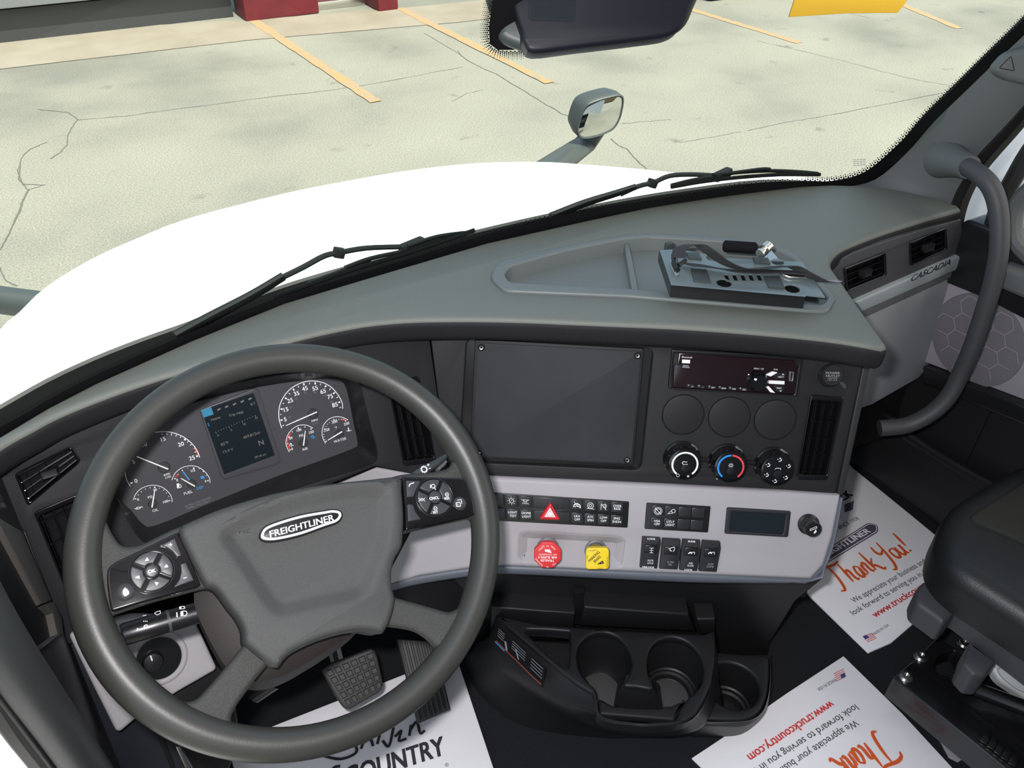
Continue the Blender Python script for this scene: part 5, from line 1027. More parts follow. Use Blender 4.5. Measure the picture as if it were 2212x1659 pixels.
pod([(868,1029),(1000,1032),(1012,1045),(1022,1075),(1028,1108),(1022,1114),(880,1146),(876,1143),(875,1100)], .012, (938,1075), 41, None, ((993,1088), 14), ic_r,
    [[z2(1312,1362), z2(1440,1368), z2(1400,1440), z2(1375,1505), z2(1318,1508)], [z2(1322,1568), z2(1370,1572), z2(1395,1640), z2(1440,1700), z2(1330,1720)]], radians(45-8))
# column shroud behind the hub
cc = WP.uv(640, 1270); bm = NB()
def rr(k, dx, dy, w, h_): return [(cc[0]+dx+w*k*(abs(cos(t))**.6*(1 if cos(t) > 0 else -1)), cc[1]+dy+h_*k*(abs(sin(t))**.6*(1 if sin(t) > 0 else -1))) for t in [2*pi*j/36 for j in range(36)]]
loft(bm, [[WP.w(q, -.018) for q in rr(.8, 0, 0, .09, .07)], [WP.w(q, -.03) for q in rr(1, 0, 0, .095, .075)], [WP.w(q, -.10) for q in rr(.95, 0, -.01, .095, .08)], [WP.w(q, -.22) for q in rr(.8, 0, .0, .09, .08)]], True, True, True)
ob('steering_column', bm, 'column_brown', label='dark steering column shroud behind the wheel hub', cat_='steering column')
# left stalk
SKP = WP.off(-.055)
LS = empty('column_stalk', SKP.P(360, 1340), 'thick black column stalk with wiper and headlamp symbols at the left below the wheel hub', 'stalk')
a, b = SKP.P(468, 1312), SKP.P(262, 1372); d = b-a; rr_ = 25*SKP.sc((360,1340))
bm = NB(); tube(bm, [a, a+d*.3, a+d*.62, a+d*.97, b], [rr_*1.0, rr_*1.0, rr_*1.02, rr_*1.02, rr_*.9], 24, up=WP.n, flat=.85); sb_ = ob('stalk_body', bm, 'satin_black', LS)
bm = NB(); tube(bm, [a-d*.12, a+d*.08], [rr_*1.15, rr_*1.2], 24, up=WP.n); ob('stalk_collar', bm, 'brown_grey_trim', LS)
bm = NB(); tube(bm, [a+d*.50, a+d*.53], [rr_*1.05, rr_*1.05], 24, up=WP.n, flat=.85); ob('stalk_ring', bm, 'mirror_shell', LS)
SP2 = SKP.off(rr_*.86+.0006); bm = NB()
sk(bm, SP2, [z4(1245,563), z4(1247,597)], 2.6); fpx(bm, SP2, [z4(1270,558), z4(1290,552), z4(1292,588), z4(1272,590)]); sk(bm, SP2, [z4(1292,552), z4(1312,556), z4(1318,572), z4(1308,586), z4(1294,588)], 1.6); fpx(bm, SP2, [z4(1262,524), z4(1276,520), z4(1278,540), z4(1264,542)]); sk(bm, SP2, [z4(1280,520), z4(1298,522), z4(1302,534), z4(1282,540)], 1.3)
sk(bm, SP2, [z4(1088,570), z4(1100,560), z4(1128,552), z4(1130,570), z4(1108,582), z4(1088,570)], 1.1); sk(bm, SP2, [z4(1005,588), z4(1030,583)], 1.1)
for x in (1012,1024,1036): fpx(bm, SP2, [z4(x-3,624), z4(x+3,622), z4(x+3,628), z4(x-3,630)])
c = SP2.uv(*z4(1026,661)); stroke(bm, SP2, ring2(c, 3.6*SP2.sc(z4(1026,661)), 16, ry=2.6*SP2.sc(z4(1026,661))), .0009, closed=True); fpx(bm, SP2, [z4(965,672), z4(982,682), z4(963,695)]); ob('stalk_icon', bm, 'print_white', sb_)
# right gear stalk
GSP = WP.off(-.03); RS = empty('gear_selector_stalk', GSP.P(930, 1005), 'pale grey gear selector stalk with gear symbol poking out above the right thumb buttons', 'stalk')
bm = NB(); plate(bm, GSP, rnd(GSP.U([z2(1330,1320), z2(1430,1245), z2(1560,1178), z2(1650,1125), z2(1680,1118), z2(1684,1160), z2(1600,1230), z2(1480,1300), z2(1400,1340)]), .003), h=0, t=.016, b=.004); rb_ = ob('stalk_body', bm, 'mirror_shell', RS)
bm = NB(); plate(bm, GSP, rnd(GSP.U([z2(1600,1235), z2(1682,1165), z2(1680,1210), z2(1610,1270)]), .003), h=-.003, t=.012, b=.003); ob('stalk_tip', bm, 'pillar_plastic', RS)
G2 = GSP.off(.0003); bm = NB(); c = G2.uv(*z2(1472,1263)); r = 5.6*G2.sc(z2(1472,1263)); stroke(bm, G2, ring2(c, r, 24), r*.4, closed=True)
for k in range(10): a_ = 2*pi*k/10; stroke(bm, G2, [(c[0]+r*1.1*cos(a_), c[1]+r*1.1*sin(a_)), (c[0]+r*1.45*cos(a_), c[1]+r*1.45*sin(a_))], r*.35)
sk(bm, G2, [z2(1498,1228), z2(1518,1218)], 1.4); sk(bm, G2, [z2(1504,1212), z2(1512,1234)], 1.4); sk(bm, G2, [z2(1512,1258), z2(1530,1250)], 1.4); ob('stalk_icon', bm, 'print_white', rb_)
# ---------------------------------------------------------------- headlamp switch panel, lower left
LSP = plane(FP.P(300, 1290), -4, 34)
HP_ = empty('headlamp_switch_panel', LSP.P(300, 1450), 'pale grey lower left panel carrying the black rotary headlamp switch', 'switch panel')
KC = z4(1120,885); lu = ccw(LSP.U([(148,1372),(168,1360),(290,1335),(420,1340),(445,1392),(470,1446),(390,1492),(300,1548),(260,1582),(250,1580),(200,1480)])); s = LSP.sc(KC)
kc = LSP.uv(*KC); bm = NB(); plate(bm, LSP, rnd(lu, .006), h=0, t=.03, b=.005, seg=4, holes=[ring2(kc, 49*s, 48)]); ob('panel_face', bm, 'grey_panel', HP_)
bm = NB(); plate(bm, LSP, ring2(kc, 62*s, 56), h=.004, t=.006, b=.003, holes=[ring2(kc, 48*s, 56)], seg=4); ob('switch_surround', bm, 'grey_panel', HP_)
bm = NB(); lathe(bm, LSP, kc, [(49*s,.0015),(46*s,-.004),(42*s,-.006),(10*s,-.006)], 48); HS = ob('rotary_switch', bm, 'gloss_black', HP_)
bm = NB(); k2 = LSP.uv(*z4(1075,905)); lathe(bm, LSP, k2, [(24*s,-.006),(23*s,.006),(20*s,.010),(8*s,.011)], 32); ob('rotary_knob', bm, 'satin_black', HS)
bm = NB(); L2 = LSP.off(.0115); sk(bm, L2, [z4(1060,868), z4(1072,905)], 3); ob('knob_icon', bm, 'print_white', HS)
bm = NB(); L3 = LSP.off(-.003); tc(bm, L3, 'A', z4(978,856), 5, (1,-.3)); sk(bm, L3, [z4(1020,818), z4(1028,810), z4(1038,814), z4(1036,824), z4(1024,826), z4(1020,818)], 1); sk(bm, L3, [z4(1072,800), z4(1080,794), z4(1096,800), z4(1104,794)], 1); sk(bm, L3, [z4(1145,800), z4(1150,786), z4(1168,788), z4(1170,798), z4(1150,804)], 1.1); sk(bm, L3, [z4(1132,790), z4(1142,800)], 1)
c = L3.uv(*z4(1097,963)); stroke(bm, L3, ring2(c, 3*s, 12), .0006, closed=True)
for k in range(8): a_ = pi/4*k; stroke(bm, L3, [(c[0]+4*s*cos(a_), c[1]+4*s*sin(a_)), (c[0]+6.5*s*cos(a_), c[1]+6.5*s*sin(a_))], .0006)
ob('switch_icon', bm, 'print_dim', HS)
# under-dash dark panels around the column and pedals
UD = plane(LSP.P(330, 1560)+Vector((0, .05, 0)), 0, 20)
bm = NB(); plate(bm, UD, UD.U([(250,1560),(330,1530),(470,1440),(500,1470),(520,1600),(440,1800),(300,1800)]), h=0, t=.02, b=.003); plate(bm, UD, UD.U([z4(1100,1400), z4(1140,1410), z4(1250,1659), z4(1205,1659)]), h=.006, t=.008, b=.002); ob('under_dash_panel', bm, 'lower_plastic', DB)
bm = NB(); plate(bm, UD, UD.U([z4(1230,1480), z4(1262,1485), z4(1345,1620), z4(1350,1659), z4(1310,1659)]), h=.01, t=.006, b=.001); ob('seat_belt_bracket', bm, 'steel', label='small steel bracket below the grey headlamp switch panel, behind the wheel rim', cat_='bracket').name = 'steel_bracket'
UC = plane((-.25, .20, .62), 0, 10); bm = NB(); plate(bm, UC, UC.U([(440,1200),(700,1120),(1000,1080),(1100,1290),(1090,1360),(900,1330),(760,1370),(560,1400),(470,1420)]), h=0, t=.02, b=.002); ob('knee_panel', bm, 'lower_plastic', DB)
# ---------------------------------------------------------------- floor things
mat('pedal_rubber', (.030,.029,.028), .55)
BPp = plane(atz(765, 1465, .34), 5, 50)
BR = empty('brake_pedal', BPp.P(765,1465), 'brake pedal with a square-block rubber tread seen through the wheel opening', 'pedal')
bp = ccw(rnd(BPp.U([(694,1447),(715,1432),(805,1400),(815,1415),(829,1480),(822,1495),(755,1534),(742,1530),(722,1500)]), .006)); bm = NB(); plate(bm, BPp, bp, h=0, t=.016, b=.004); pb_ = ob('pedal_pad', bm, 'pedal_rubber', BR)
bq = quad((699,1449),(806,1406),(826,1484),(750,1528))
bm = NB()
for i in range(6):
    for j in range(5):
        o_ = .04 if j % 2 else 0; s0, s1 = (i+.12)/6, (i+.9)/6; t0, t1 = (j+.12)/5, (j+.9)/5
        plate(bm, BPp, BPp.U(qbox(bq, s0, t0, s1, t1)), h=.003, t=.004, b=.0012, seg=1)
ob('pedal_tread', bm, 'pedal_rubber', pb_)['kind'] = 'stuff'
bm = NB(); tube(bm, [BPp.P(740,1470,-.012), Vector((-.41,.34,.46)), Vector((-.42,.36,.60))], .012, 10); ob('pedal_arm', bm, 'black_metal', BR)
APp = plane(atz(918, 1465, .29), 5, 55); AQ = quad((858,1380),(938,1385),(974,1533),(903,1564))
AC = empty('accelerator_pedal', APp.P(918,1465), 'long ribbed accelerator pedal right of the brake pedal, half hidden by the rim', 'pedal')
bm = NB(); plate(bm, APp, rnd(APp.U(qin(AQ, 0)), .003), h=0, t=.012, b=.002); ap = ob('pedal_pad', bm, 'pedal_rubber', AC)
for k in range(7):
    bm = NB(); u = (k+.25)/7; plate(bm, APp, APp.U([AQ(u, .03), AQ(u+.07, .03), AQ(u+.07, .97), AQ(u, .97)]), h=.004, t=.005, b=.0012); ob('tread_rib', bm, 'pedal_rubber', ap)
bm = NB(); tube(bm, [atz(545,1490,.3), atz(590,1460,.32)], .022, 14); ob('floor_boot', bm, 'satin_black', label='black rubber boot at the foot of the steering column above the carpet', cat_='boot').name = 'rubber_boot'
# papers on the floor
FL0 = Pl((0, 0, FZ), (0, 0, 1)); FT = Pl((0, 0, FZ+.006), (0, 0, 1))
def mat_sheet(px, label, curl=.0):
    e = empty('paper_floor_mat', FL0.P(*px[0]), label, 'paper mat', 'white printed paper floor mats')
    bm = NB(); plate(bm, FL0, FL0.U(px, .005), h=.005, t=.004, b=.0008); s_ = ob('paper_sheet', bm, 'paper', e); return e, s_
def flag(bmr, bmb, pl, q):
    for k in range(5): sk(bmr, pl, [q(0, k*.25), q(.25, k*.25-.03), q(.5, k*.25+.02), q(.75, k*.25), q(1, k*.25)], 1.3)
    fpx(bmb, pl, [q(0,-.05), q(.45,-.05), q(.45,.5), q(0,.5)], .0008)
script = {   # hand-lettered strokes in a 100-high box, drawn left to right
 'T': [[(0,78),(10,92),(40,98),(95,92),(125,98)], [(62,94),(60,60),(50,20),(35,-8),(15,-5)]],
 'h': [[(110,88),(104,40),(98,4)], [(99,25),(112,50),(124,48),(122,20),(126,4),(136,8)]],
 'a': [[(176,44),(160,52),(148,30),(150,8),(164,6),(176,40),(174,10),(184,6)]],
 'n': [[(192,48),(190,6)], [(191,26),(204,50),(214,44),(212,18),(216,6),(226,10)]],
 'k': [[(240,92),(236,40),(232,4)], [(264,52),(238,28),(252,18),(268,-6),(280,0)]],
 'Y': [[(310,90),(306,62),(320,48),(342,60)], [(352,96),(344,50),(330,0),(312,-26),(296,-22)]],
 'o': [[(380,50),(364,42),(364,14),(378,6),(392,22),(390,44),(378,50)]],
 'u': [[(402,50),(400,18),(410,6),(424,20),(428,50),(426,12),(436,6)]],
 '!': [[(462,100),(452,34)], [(449,14),(448,6)]]}
def thank(bm, pl, a, b, hpx, w, chars):
    A_ = Vector(pl.uv(*a)); B_ = Vector(pl.uv(*b)); d = (B_-A_)/465; n_ = Vector((-d.y, d.x)).normalized()*hpx*pl.sc(a)/100
    for c_ in chars:
        for st in script[c_]:
            P = cat([tuple(A_+d*x+n_*y) for x, y in st], k=5); m2 = len(P)
            stroke(bm, pl, P, [w*pl.sc(a)*(.55+.6*sin(pi*k/(m2-1))) for k in range(m2)], .0006+.00002*random.random())
mat('script_orange', (.72,.11,.02), .6); mat('flag_blue', (.07,.07,.22), .6)
e1_, s1_ = mat_sheet([(1747,1284),(1876,1409),(1925,1388),(1983,1338),(2105,1250),(2030,1159),(1930,1080),(1844,1012),(1790,960),(1690,1180)], 'white printed paper mat on the passenger floor reading Thank You, right of the dashboard')
bm = NB(); thank(bm, FT, y3(650,700), y3(1075,480), 62, 6.0, 'ThankYou!'); ob('script_print', bm, 'script_orange', s1_)
bm = NB(); txt(bm, FT, 'We appreciate your business and', y3(745,762), y3(1138,540), 13); txt(bm, FT, 'look forward to serving you in the', y3(740,828), y3(1165,585), 13); txt(bm, FT, 'SINCE 1958', y3(662,362), y3(772,305), 9); txt(bm, FT, 'MADE IN USA', y3(850,940), y3(935,885), 6); txt(bm, FT, 'TRUCK', y3(600,260), y3(738,175), 18, bold=.05); ob('body_print', bm, 'print_black', s1_)
bm = NB(); txt(bm, FT, 'www.truckcountry.com', y3(860,842), y3(1250,605), 15, bold=.02); ob('address_print', bm, 'print_red', s1_)
bm = NB(); lg = rnd(FT.U([y3(560,540), y3(600,465), y3(820,325), y3(870,335), y3(875,375), y3(640,520), y3(570,560)]), .008); fill(bm, FT, lg, .0003); fq = FT.U([y3(735,210), y3(742,200), y3(735,255), y3(690,270), y3(690,225)]); fill(bm, FT, fq, .0003); ob('logo_print', bm, 'print_purple', s1_)
bm = NB(); stroke(bm, FT, off2(ccw(lg), .003), .0015, .0006, closed=True); txt(bm, FT, 'FREIGHTLINER', y3(560,530), y3(835,375), 14, h=.0006, bold=.03); ob('logo_lettering', bm, 'paper', s1_)
bmr, bmb = NB(), NB(); flag(bmr, bmb, FT, quad(y3(790,945), y3(840,925), y3(865,950), y3(815,975))); ob('flag_stripes', bmr, 'print_red', s1_); ob('flag_canton', bmb, 'flag_blue', s1_)
e2_, s2_ = mat_sheet([(1822,1417),(1950,1542),(2058,1659),(2120,1722),(1620,1900),(1560,1700),(1495,1637),(1560,1594),(1700,1497)], 'white printed paper mat in front of the seat rails with upside-down red web address')
bm = NB(); thank(bm, FT, y3(885,1460), y3(420,1745), 66, 7.0, 'Thank'); ob('script_print', bm, 'script_orange', s2_)
bm = NB(); txt(bm, FT, 'look forward to serving you in the', y3(745,1312), y3(150,1690), 15); txt(bm, FT, 'We appreciate your business and', y3(745,1395), y3(200,1745), 15); ob('body_print', bm, 'print_black', s2_); bm = NB(); txt(bm, FT, 'MADE IN USA', y3(635,1172), y3(540,1228), 7); ob('origin_print', bm, 'print_black', s2_)
bm = NB(); txt(bm, FT, 'www.truckcountry.com', y3(612,1292), y3(158,1590), 18, bold=.02); ob('address_print', bm, 'print_red', s2_)
bmr, bmb = NB(), NB(); flag(bmr, bmb, FT, quad(y3(698,1160), y3(645,1188), y3(632,1148), y3(685,1120))); ob('flag_stripes', bmr, 'print_red', s2_); ob('flag_canton', bmb, 'flag_blue', s2_)
e3_, s3_ = mat_sheet([(500,1640),(560,1580),(875,1456),(985,1415),(1066,1659),(1110,1780),(560,1900)], 'white printed paper mat on the driver floor under the pedals, with bold black COUNTRY lettering')
bm = NB(); txt(bm, FT, 'COUNTRY', (748,1700), (962,1629), 44, bold=.03, shear=.1); tc(bm, FT, '®', (965,1652), 8); ob('bold_print', bm, 'print_black', s3_)
bm = NB(); A0, B0 = (700,1652), (905,1570)
scr = [[(665,1640),(690,1632),(735,1640),(770,1625),(760,1600),(740,1595)], [(735,1655),(720,1660),(700,1690)], [(780,1618),(792,1580)], [(785,1605),(800,1598),(806,1612)], [(815,1608),(822,1580)], [(826,1600),(840,1612),(850,1572)], [(853,1592),(866,1580),(862,1600),(878,1596)], [(884,1590),(888,1566)], [(886,1578),(900,1560),(908,1584),(918,1578)]]
for st in scr: P = FT.U(cat(st, k=5)); stroke(bm, FT, P, [6*FT.sc((800,1600))]*len(P), .0005)
ob('script_print', bm, 'print_black', s3_)
# ---------------------------------------------------------------- cup holder console
DK = Pl((0, 0, .36), (0, 0, 1)); CN = empty('cup_holder_console', DK.P(*y2(1150,700)), 'black moulded floor console with three cup holders below the grey switch panel', 'console')
deck_o = [(225,300),(500,362),(800,385),(1100,405),(1400,420),(1600,430),(1672,400),(1676,500),(1672,620),(1650,760),(1600,870),(1545,960),(1480,1005),(1400,1030),(1200,1040),(1020,1020),(930,1000),(885,960),(872,880),(860,822),(760,760),(640,672),(520,575),(400,470),(300,385)]
cups = [(880,800),(830,745),(785,690),(757,600),(770,505),(840,435),(940,415),(1035,455),(1100,540),(1120,630),(1100,705),(1065,765),(1160,778),(1262,790),(1232,700),(1226,590),(1262,500),(1330,458),(1415,452),(1500,488),(1570,570),(1597,670),(1580,760),(1530,825),(1495,850),(1440,930),(1405,1000),(1300,1010),(1180,1012),(1060,1004),(960,990),(915,965),(893,920)]
pock = [(425,395),(560,398),(710,410),(715,500),(700,655),(660,640),(560,560),(470,470),(415,415)]
Z2 = lambda l: [y2(*p) for p in l]
bm = NB(); plate(bm, DK, rnd(DK.U(Z2(deck_o)), .006), h=0, t=.02, b=.004, seg=4, holes=[cat(DK.U(Z2(cups)), closed=True, k=3), rnd(DK.U(Z2(pock)), .004)]); ob('console_deck', bm, 'lower_plastic', CN, ang=50)
def cup(pl, c, r, dep, name='cup_well', ring=True, par=None):
    C_ = pl.uv(*y2(*c)); s = pl.sc(y2(*c)); R_ = r*s/3.0722; par = par or CN; n = 48
    rings = [(R_*1.005,-.004),(R_*.99,-dep*.5),(R_*.96,-dep*.78)] + ([(R_*.90,-dep*.80),(R_*.88,-dep*.84),(R_*.78,-dep*.86)] if ring else []) + [(R_*.76,-dep*.98),(R_*.70,-dep),(R_*.02,-dep)]
    bm = NB(); return C_, R_, rings, s
for c, r, dep, rg in (((938,600), 186, .085, False), ((1410,640), 188, .085, True)):
    C_, R_, rings, s = cup(DK, c, r, dep, ring=rg); bm = NB(); n = 60
    a0, a1 = radians(-79), radians(197)
    L = []
    for R2, hh in rings:
        L.append([DK.w((C_[0]+R2*cos(a0+(a1-a0)*k/n), C_[1]+R2*sin(a0+(a1-a0)*k/n)), hh) for k in range(n+1)])
    loft(bm, L, closed=False); ob('cup_well', bm, 'lower_plastic', CN)
    bm = NB(); lathe(bm, DK, C_, [(R_*.74,-dep-.012),(R_*.74,-dep+.001),(R_*.70,-dep+.002)], 40); ob('cup_floor', bm, 'cup_rubber' if 'cup_rubber' in MATS else 'dark_plastic', CN)
bm = NB(); NF = DK.off(-.050); plate(bm, NF, rnd(NF.U(Z2([(905,960),(1405,1000),(1480,860),(1380,905),(1000,905),(900,850)])), .004), h=0, t=.012, b=.004); ob('front_ledge', bm, 'dark_plastic', CN)
bm = NB(); sep = DK.U(Z2([(1065,768),(1262,792),(1318,900),(1330,935),(1000,905),(1030,840)])); T_ = [(1066,760),(1110,768),(1160,772),(1210,778),(1258,782),(1245,720),(1160,700),(1085,700)]; B_ = [(1000,900),(1070,920),(1160,928),(1250,930),(1325,928),(1300,760),(1160,720),(1030,740)]; loft(bm, [[DK.P(*y2(*p), -.003) for p in T_], [DK.P(*y2(*p), -.006).lerp(DK.P(*y2(*r), -.03), .35) for p, r in zip(T_, B_)], [DK.P(*y2(*p), -.049) for p in B_]], True, True, False); ob('cup_divider', bm, 'lower_plastic', CN)
C_ = DK.uv(*y2(560,500)); bm = NB(); fill(bm, DK, DK.U(Z2([(380,360),(740,380),(740,700),(600,700),(380,440)])), -.045); plate(bm, DK, DK.U(Z2([(520,540),(650,545),(655,660),(600,620)])), h=-.028, t=.016, b=.002); ob('pocket_floor', bm, 'lower_plastic', CN)
# side skirts: deck edge -> bulged side -> floor
def zring(pts, z): return cat([atz(*y2(*p), z) for p in pts], k=3)
r0 = [(1672,405),(1674,560),(1650,760),(1560,955),(1440,1028),(1200,1041),(1000,1020),(880,955),(862,822),(640,672),(400,470),(225,300)]
r1 = [(1674,440),(1676,600),(1650,800),(1565,975),(1445,1045),(1230,1052),(960,1022),(760,920),(600,820),(440,690),(290,530),(205,380)]
r2 = [(1690,700),(1700,800),(1690,900),(1600,1030),(1450,1075),(1230,1085),(960,1060),(700,975),(480,860),(300,740),(170,620),(110,480)]
r3 = [(1720,800),(1740,900),(1720,1000),(1620,1085),(1450,1110),(1230,1122),(900,1118),(560,1078),(340,1015),(180,900),(70,770),(0,600)]
A0_ = zring(r0, .356); A1_ = zring(r1, .336); A2_ = zring(r2, .27); A3_ = zring(r3, FZ)
bm = NB(); loft(bm, [A0_, A1_, [a.lerp(b, .33)+Vector((-.004,-.008,0)) for a, b in zip(A1_, A2_)], [a.lerp(b, .7)+Vector((-.003,-.006,0)) for a, b in zip(A1_, A2_)], A2_, A3_], closed=False); ob('console_body', bm, 'lower_plastic', CN, ang=60)
# warning sticker on the left flank
stk = quad(y2(228,372), y2(547,655), y2(528,786), y2(212,482))
ca, cb, cd = [A1_[k] for k in (33, 24, 27)]
p_a, p_b = atz(*y2(205,380), .336), atz(*y2(600,820), .336); p_c = atz(*y2(330,765), .26)
nn = (p_b-p_a).cross(p_c-p_a).normalized(); nn = nn if nn.dot(CAM-p_a) > 0 else -nn
SPl = Pl(p_a+nn*.012, nn); bm = NB(); plate(bm, SPl, rnd(SPl.U(qin(stk, 0)), .002), h=0, t=.001, b=.0002); stt = ob('warning_sticker', bm, 'matte_black', label='long black safety sticker with white and red print on the left flank of the console', cat_='sticker')
WL[stt] = stt.location.copy(); bm = NB()
for k in range(4): sk(bm, SPl, [stk(.03, .12+k*.13), stk(.16, .14+k*.13)], .8, .0005); sk(bm, SPl, [stk(.32, .10+k*.13), stk(.60, .12+k*.13)], .8, .0005); sk(bm, SPl, [stk(.72, .12+k*.16), stk(.96, .14+k*.16)], 1, .0005)
sk(bm, SPl, [stk(.19,.45), stk(.24,.85)], 3.5, .0006); sk(bm, SPl, [stk(.40,.35), stk(.48,.75)], 2.5, .0006); ob('sticker_print', bm, 'print_dim', stt)
bm = NB(); sk(bm, SPl, [stk(.02,.86), stk(.2,.9), stk(.5,.9), stk(.8,.93), stk(.97,.9)], 2.2, .0005); ob('sticker_red_print', bm, 'print_red_dim', stt)
bm = NB(); sk(bm, SPl, [stk(.0,.97), stk(.2,.99)], 2, .0007); ob('sticker_blue_print', bm, 'print_blue', stt)
# lower right cup holder
D2 = Pl((0, 0, .30), (0, 0, 1)); C3 = CN
d2 = [(1600,520),(1690,545),(1860,560),(2035,572),(2036,700),(2025,820),(1985,930),(1920,985),(1840,1000),(1560,990),(1540,800)]
c2 = D2.uv(*y2(1790,768)); s2 = D2.sc(y2(1790,768))/3.0722; R2_ = 172*s2
bm = NB(); plate(bm, D2, rnd(D2.U(Z2(d2)), .01), h=0, t=.02, b=.005, seg=4, holes=[ring2(c2, R2_, 48)]); ob('side_holder_deck', bm, 'lower_plastic', C3, ang=50)
bm = NB(); L = [[D2.w(q, hh) for q in ring2(c2, R2_*k, 48)] for k, hh in ((1.0,-.004),(.98,-.045),(.95,-.062),(.88,-.064),(.86,-.070),(.76,-.072),(.74,-.085),(.70,-.088))]; loft(bm, L, True, False, True); ob('cup_well', bm, 'lower_plastic', C3)
bm = NB(); q0 = [(2036,560),(2038,700),(2028,830),(1990,940),(1920,995),(1820,1010),(1640,1012),(1530,1005)]; q1 = [(2044,570),(2046,720),(2035,850),(2005,960),(1935,1040),(1840,1100),(1700,1115),(1520,1112)]
loft(bm, [cat([atz(*y2(*p), .297) for p in q0], k=4), cat([atz(*y2(*p), .25).lerp(atz(*y2(*r), .25), .6) for p, r in zip(q0, q1)], k=4), cat([atz(*y2(*p), FZ) for p in q1], k=4)], closed=False); ob('side_holder_body', bm, 'lower_plastic', C3, ang=60)
# ---------------------------------------------------------------- passenger grab bar and pillar details
GB = empty('passenger_grab_bar', atx(2060, 350, .72), 'long dark curved grab bar running from the right pillar down past the passenger door', 'grab bar')
gp = [(2072,352,.72),(2102,368,.70),(2132,392,.69),(2150,425,.69),(2158,470,.69),(2158,540,.69),(2145,610,.69),(2124,680,.69),(2100,750,.69),(2076,805,.69),(2050,855,.68),(2012,892,.66),(1960,918,.63),(1900,925,.59)]
bm = NB(); tube(bm, cat([atx(x, y, v) for x, y, v in gp], k=5), .0165, 18, flat=.9); ob('bar_tube', bm, 'grab_rubber' if 'grab_rubber' in MATS else 'fascia_grey', GB, ang=70)
a, b = atx(2040, 340, .75), atx(2085, 358, .715); bm = NB(); tube(bm, [a, a.lerp(b, .3), a.lerp(b, .7), b+(b-a)*.2], [.036,.030,.023,.019], 24); ob('bar_collar', bm, 'pillar_plastic', GB)
gq = [(2006,339),(2044,301),(2106,333),(2066,388)]
bm = NB(); PQ = Pl(atx(2050,342,.745), (-.72,-.66,.2)); stroke(bm, PQ, rnd(PQ.U(gq), .012), .0014, .0, closed=True); ob('mount_outline', bm, 'rubber_seal', GB)
PB = Pl(glass(2190,130,out=-.02).lerp(atx(2230,180,.75), .5)+Vector((-.02,-.02,0)), (-.6,-.78,.2)); bm = NB(); plate(bm, PB, rnd(PB.U([(2142,152),(2172,118),(2200,106),(2330,70),(2330,200),(2212,182),(2165,172)]), .01), h=.012, t=.03, b=.008, seg=4); pc = ob('pillar_cover', bm, 'pillar_plastic', label='raised dark cover with a small triangle at the top of the right windshield pillar', cat_='cover')
bm = NB(); stroke(bm, PB, rnd(PB.U([(2158,147),(2184,121),(2192,153)], .0125), .003), .0014, .0125, closed=True); ob('triangle_print', bm, 'rubber_seal', pc)
# ---------------------------------------------------------------- passenger seat
SE = empty('passenger_chair', atz(2150, 1250, .3), 'black vinyl passenger seat cushion with grey fabric top at the right edge', 'seat')
S5 = Pl((0, 0, .50), (0, 0, 1))
p0, p1, q0, q1 = [Vector(S5.uv(*a)) for a in ((2032,1108,-.02), (2212,1000,-.02), (1996,1250,-.05), (2212,1392,-.05))]
ra = p0+(p1-p0)*((.735-p0.x)/(p1.x-p0.x)) if (p1-p0).x > 0 else p1
lb_ = q0+(q1-q0)*((-.82-q0.y)/(q1.y-q0.y))
bm = NB(); so_ = ccw(rnd([tuple(q0), tuple(p0), tuple(ra), (ra.x, -.82), tuple(lb_)], [.06,.08,.05,.04,.04], 10)); plate(bm, S5, so_, h=0, t=.08, b=.032, seg=8); ob('cushion', bm, 'seat_vinyl', SE, ang=70)
f0 = Vector(S5.uv(2085,1122)); f1 = Vector(S5.uv(2212,1176)); bm = NB(); plate(bm, S5, rnd([tuple(f0), tuple(f0+(ra-p0)*.72), (ra.x-.07, -.76), (f1.x+.02, -.76), tuple(f1)], .02), h=.006, t=.02, b=.006, seg=4); ob('cushion_panel', bm, 'seat_fabric', SE)
S4 = Pl((0, 0, .42), (0, 0, 1))
bm = NB(); plate(bm, S4, rnd(S4.U([y3(1075,690), y3(1120,640), y3(1180,620), y3(1667,985), y3(1900,1160), y3(1900,1240), y3(1667,1065), y3(1300,790), y3(1280,830), y3(1230,870), y3(1180,830), y3(1080,760)]), .008), h=0, t=.045, b=.008, seg=4); plate(bm, S4, rnd(S4.U([y3(1410,900), y3(1560,1010), y3(1500,1090), y3(1430,1085), y3(1370,1020)]), .006), h=-.03, t=.05, b=.006); ob('seat_pan', bm, 'fascia_grey', SE)
S3 = Pl((0, 0, .29), (0, 0, 1))
bm = NB(); plate(bm, S3, S3.U([y3(955,1168), y3(1058,1078), y3(1700,1590), y3(1900,1750), y3(1700,1850), y3(1560,1659)]), h=0, t=.05, b=.004); rl = ob('seat_rail', bm, 'black_metal', SE)
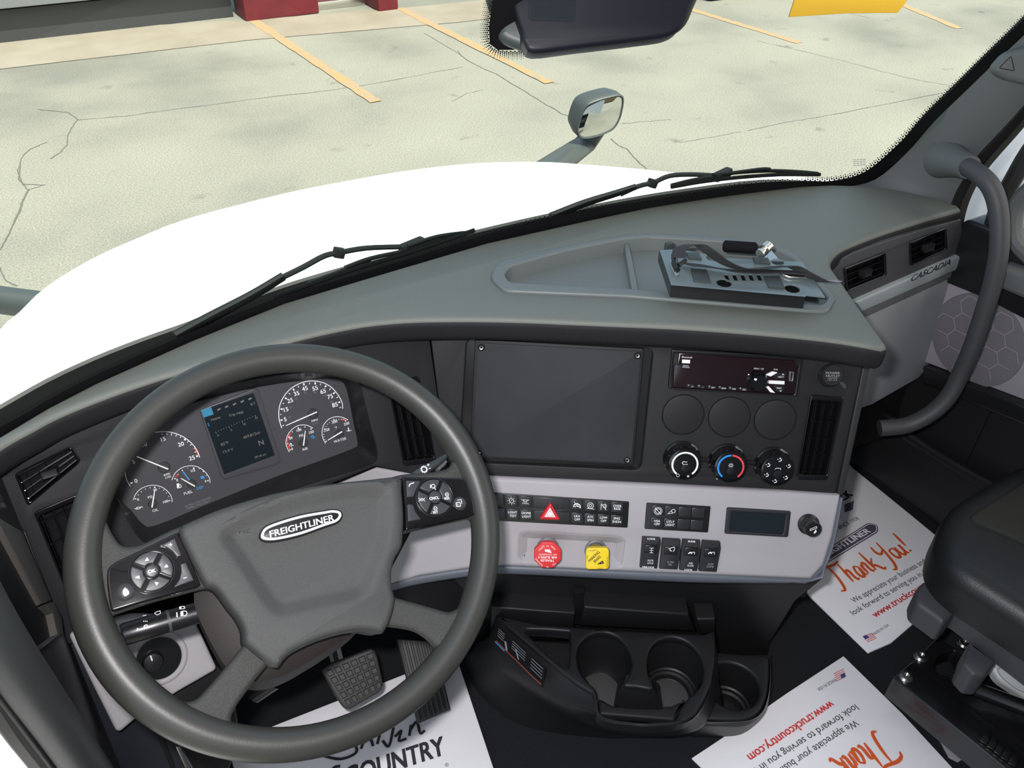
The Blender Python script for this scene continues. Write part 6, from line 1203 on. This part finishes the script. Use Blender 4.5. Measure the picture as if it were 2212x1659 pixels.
bm = NB(); plate(bm, S3, S3.U([y3(1062,1072), y3(1210,925), y3(1700,1250), y3(1900,1500), y3(1700,1580)]), h=-.01, t=.03, b=.003, holes=[rnd(S3.U([y3(1215,1020), y3(1300,990), y3(1340,1060), y3(1280,1140), y3(1215,1130), y3(1180,1080)]), .008)]); ob('rail_plate', bm, 'black_metal', SE)
for p, hh in (((1022,1166), 0), ((1105,1056), -.01), ((1340,985), -.01)):
    bm = NB(); P_ = S3.off(hh); lathe(bm, P_, P_.uv(*y3(*p)), [(.011,0),(.011,.002),(.0085,.002),(.0085,.007),(.004,.0075),(.004,.004)], 18); ob('bolt', bm, 'steel', SE)
bm = NB(); a, b = atz(*y3(1290,1195), .31), atz(*y3(1480,1040), .34); tube(bm, [a, b], .010, 12); tube(bm, [atz(*y3(1400,1230), .32), atz(*y3(1667,1330), .32), atz(*y3(1800,1400), .32)], .012, 12); tube(bm, [atz(*y3(1300,1400), .24), atz(*y3(1667,1300), .26)], .014, 12); ob('linkage_bar', bm, 'black_metal', SE)
bm = NB()
for k in range(5): a = atz(*y3(1460+k*38, 1490+k*30), .295); box(bm, a, (.022, .010, .006), Matrix.Rotation(.3, 3, 'Z'), .001)
ob('rail_teeth', bm, 'black_metal', SE)['kind'] = 'stuff'
S2_ = Pl((0, 0, .38), (-.25, -.45, 1)); bm = NB(); plate(bm, S2_, rnd(S2_.U([y3(1490,1110), y3(1550,1018), y3(1640,1080), y3(1800,1200), y3(1800,1380), y3(1667,1272), y3(1540,1190)]), .008), h=0, t=.02, b=.006, seg=4); lv = ob('seat_lever', bm, 'white_plastic', SE)
bm = NB(); cq = rnd(S2_.U([y3(1515,1125), y3(1560,1100), y3(1650,1150), y3(1760,1240), y3(1740,1280), y3(1620,1230), y3(1545,1170)]), .006); stroke(bm, S2_, cq, .0014, .0008, closed=True); ob('lever_outline', bm, 'door_grey', lv)
bm = NB(); plate(bm, FL0, FL0.U([y3(1190,1470), y3(1230,1430), y3(1350,1600), y3(1310,1625), y3(1260,1600)], .004), h=.004, t=.003, b=.001); ob('floor_scrap', bm, 'door_grey', label='small pale grey floor plate beside the black seat rail at the bottom right', cat_='floor plate').name = 'floor_plate'
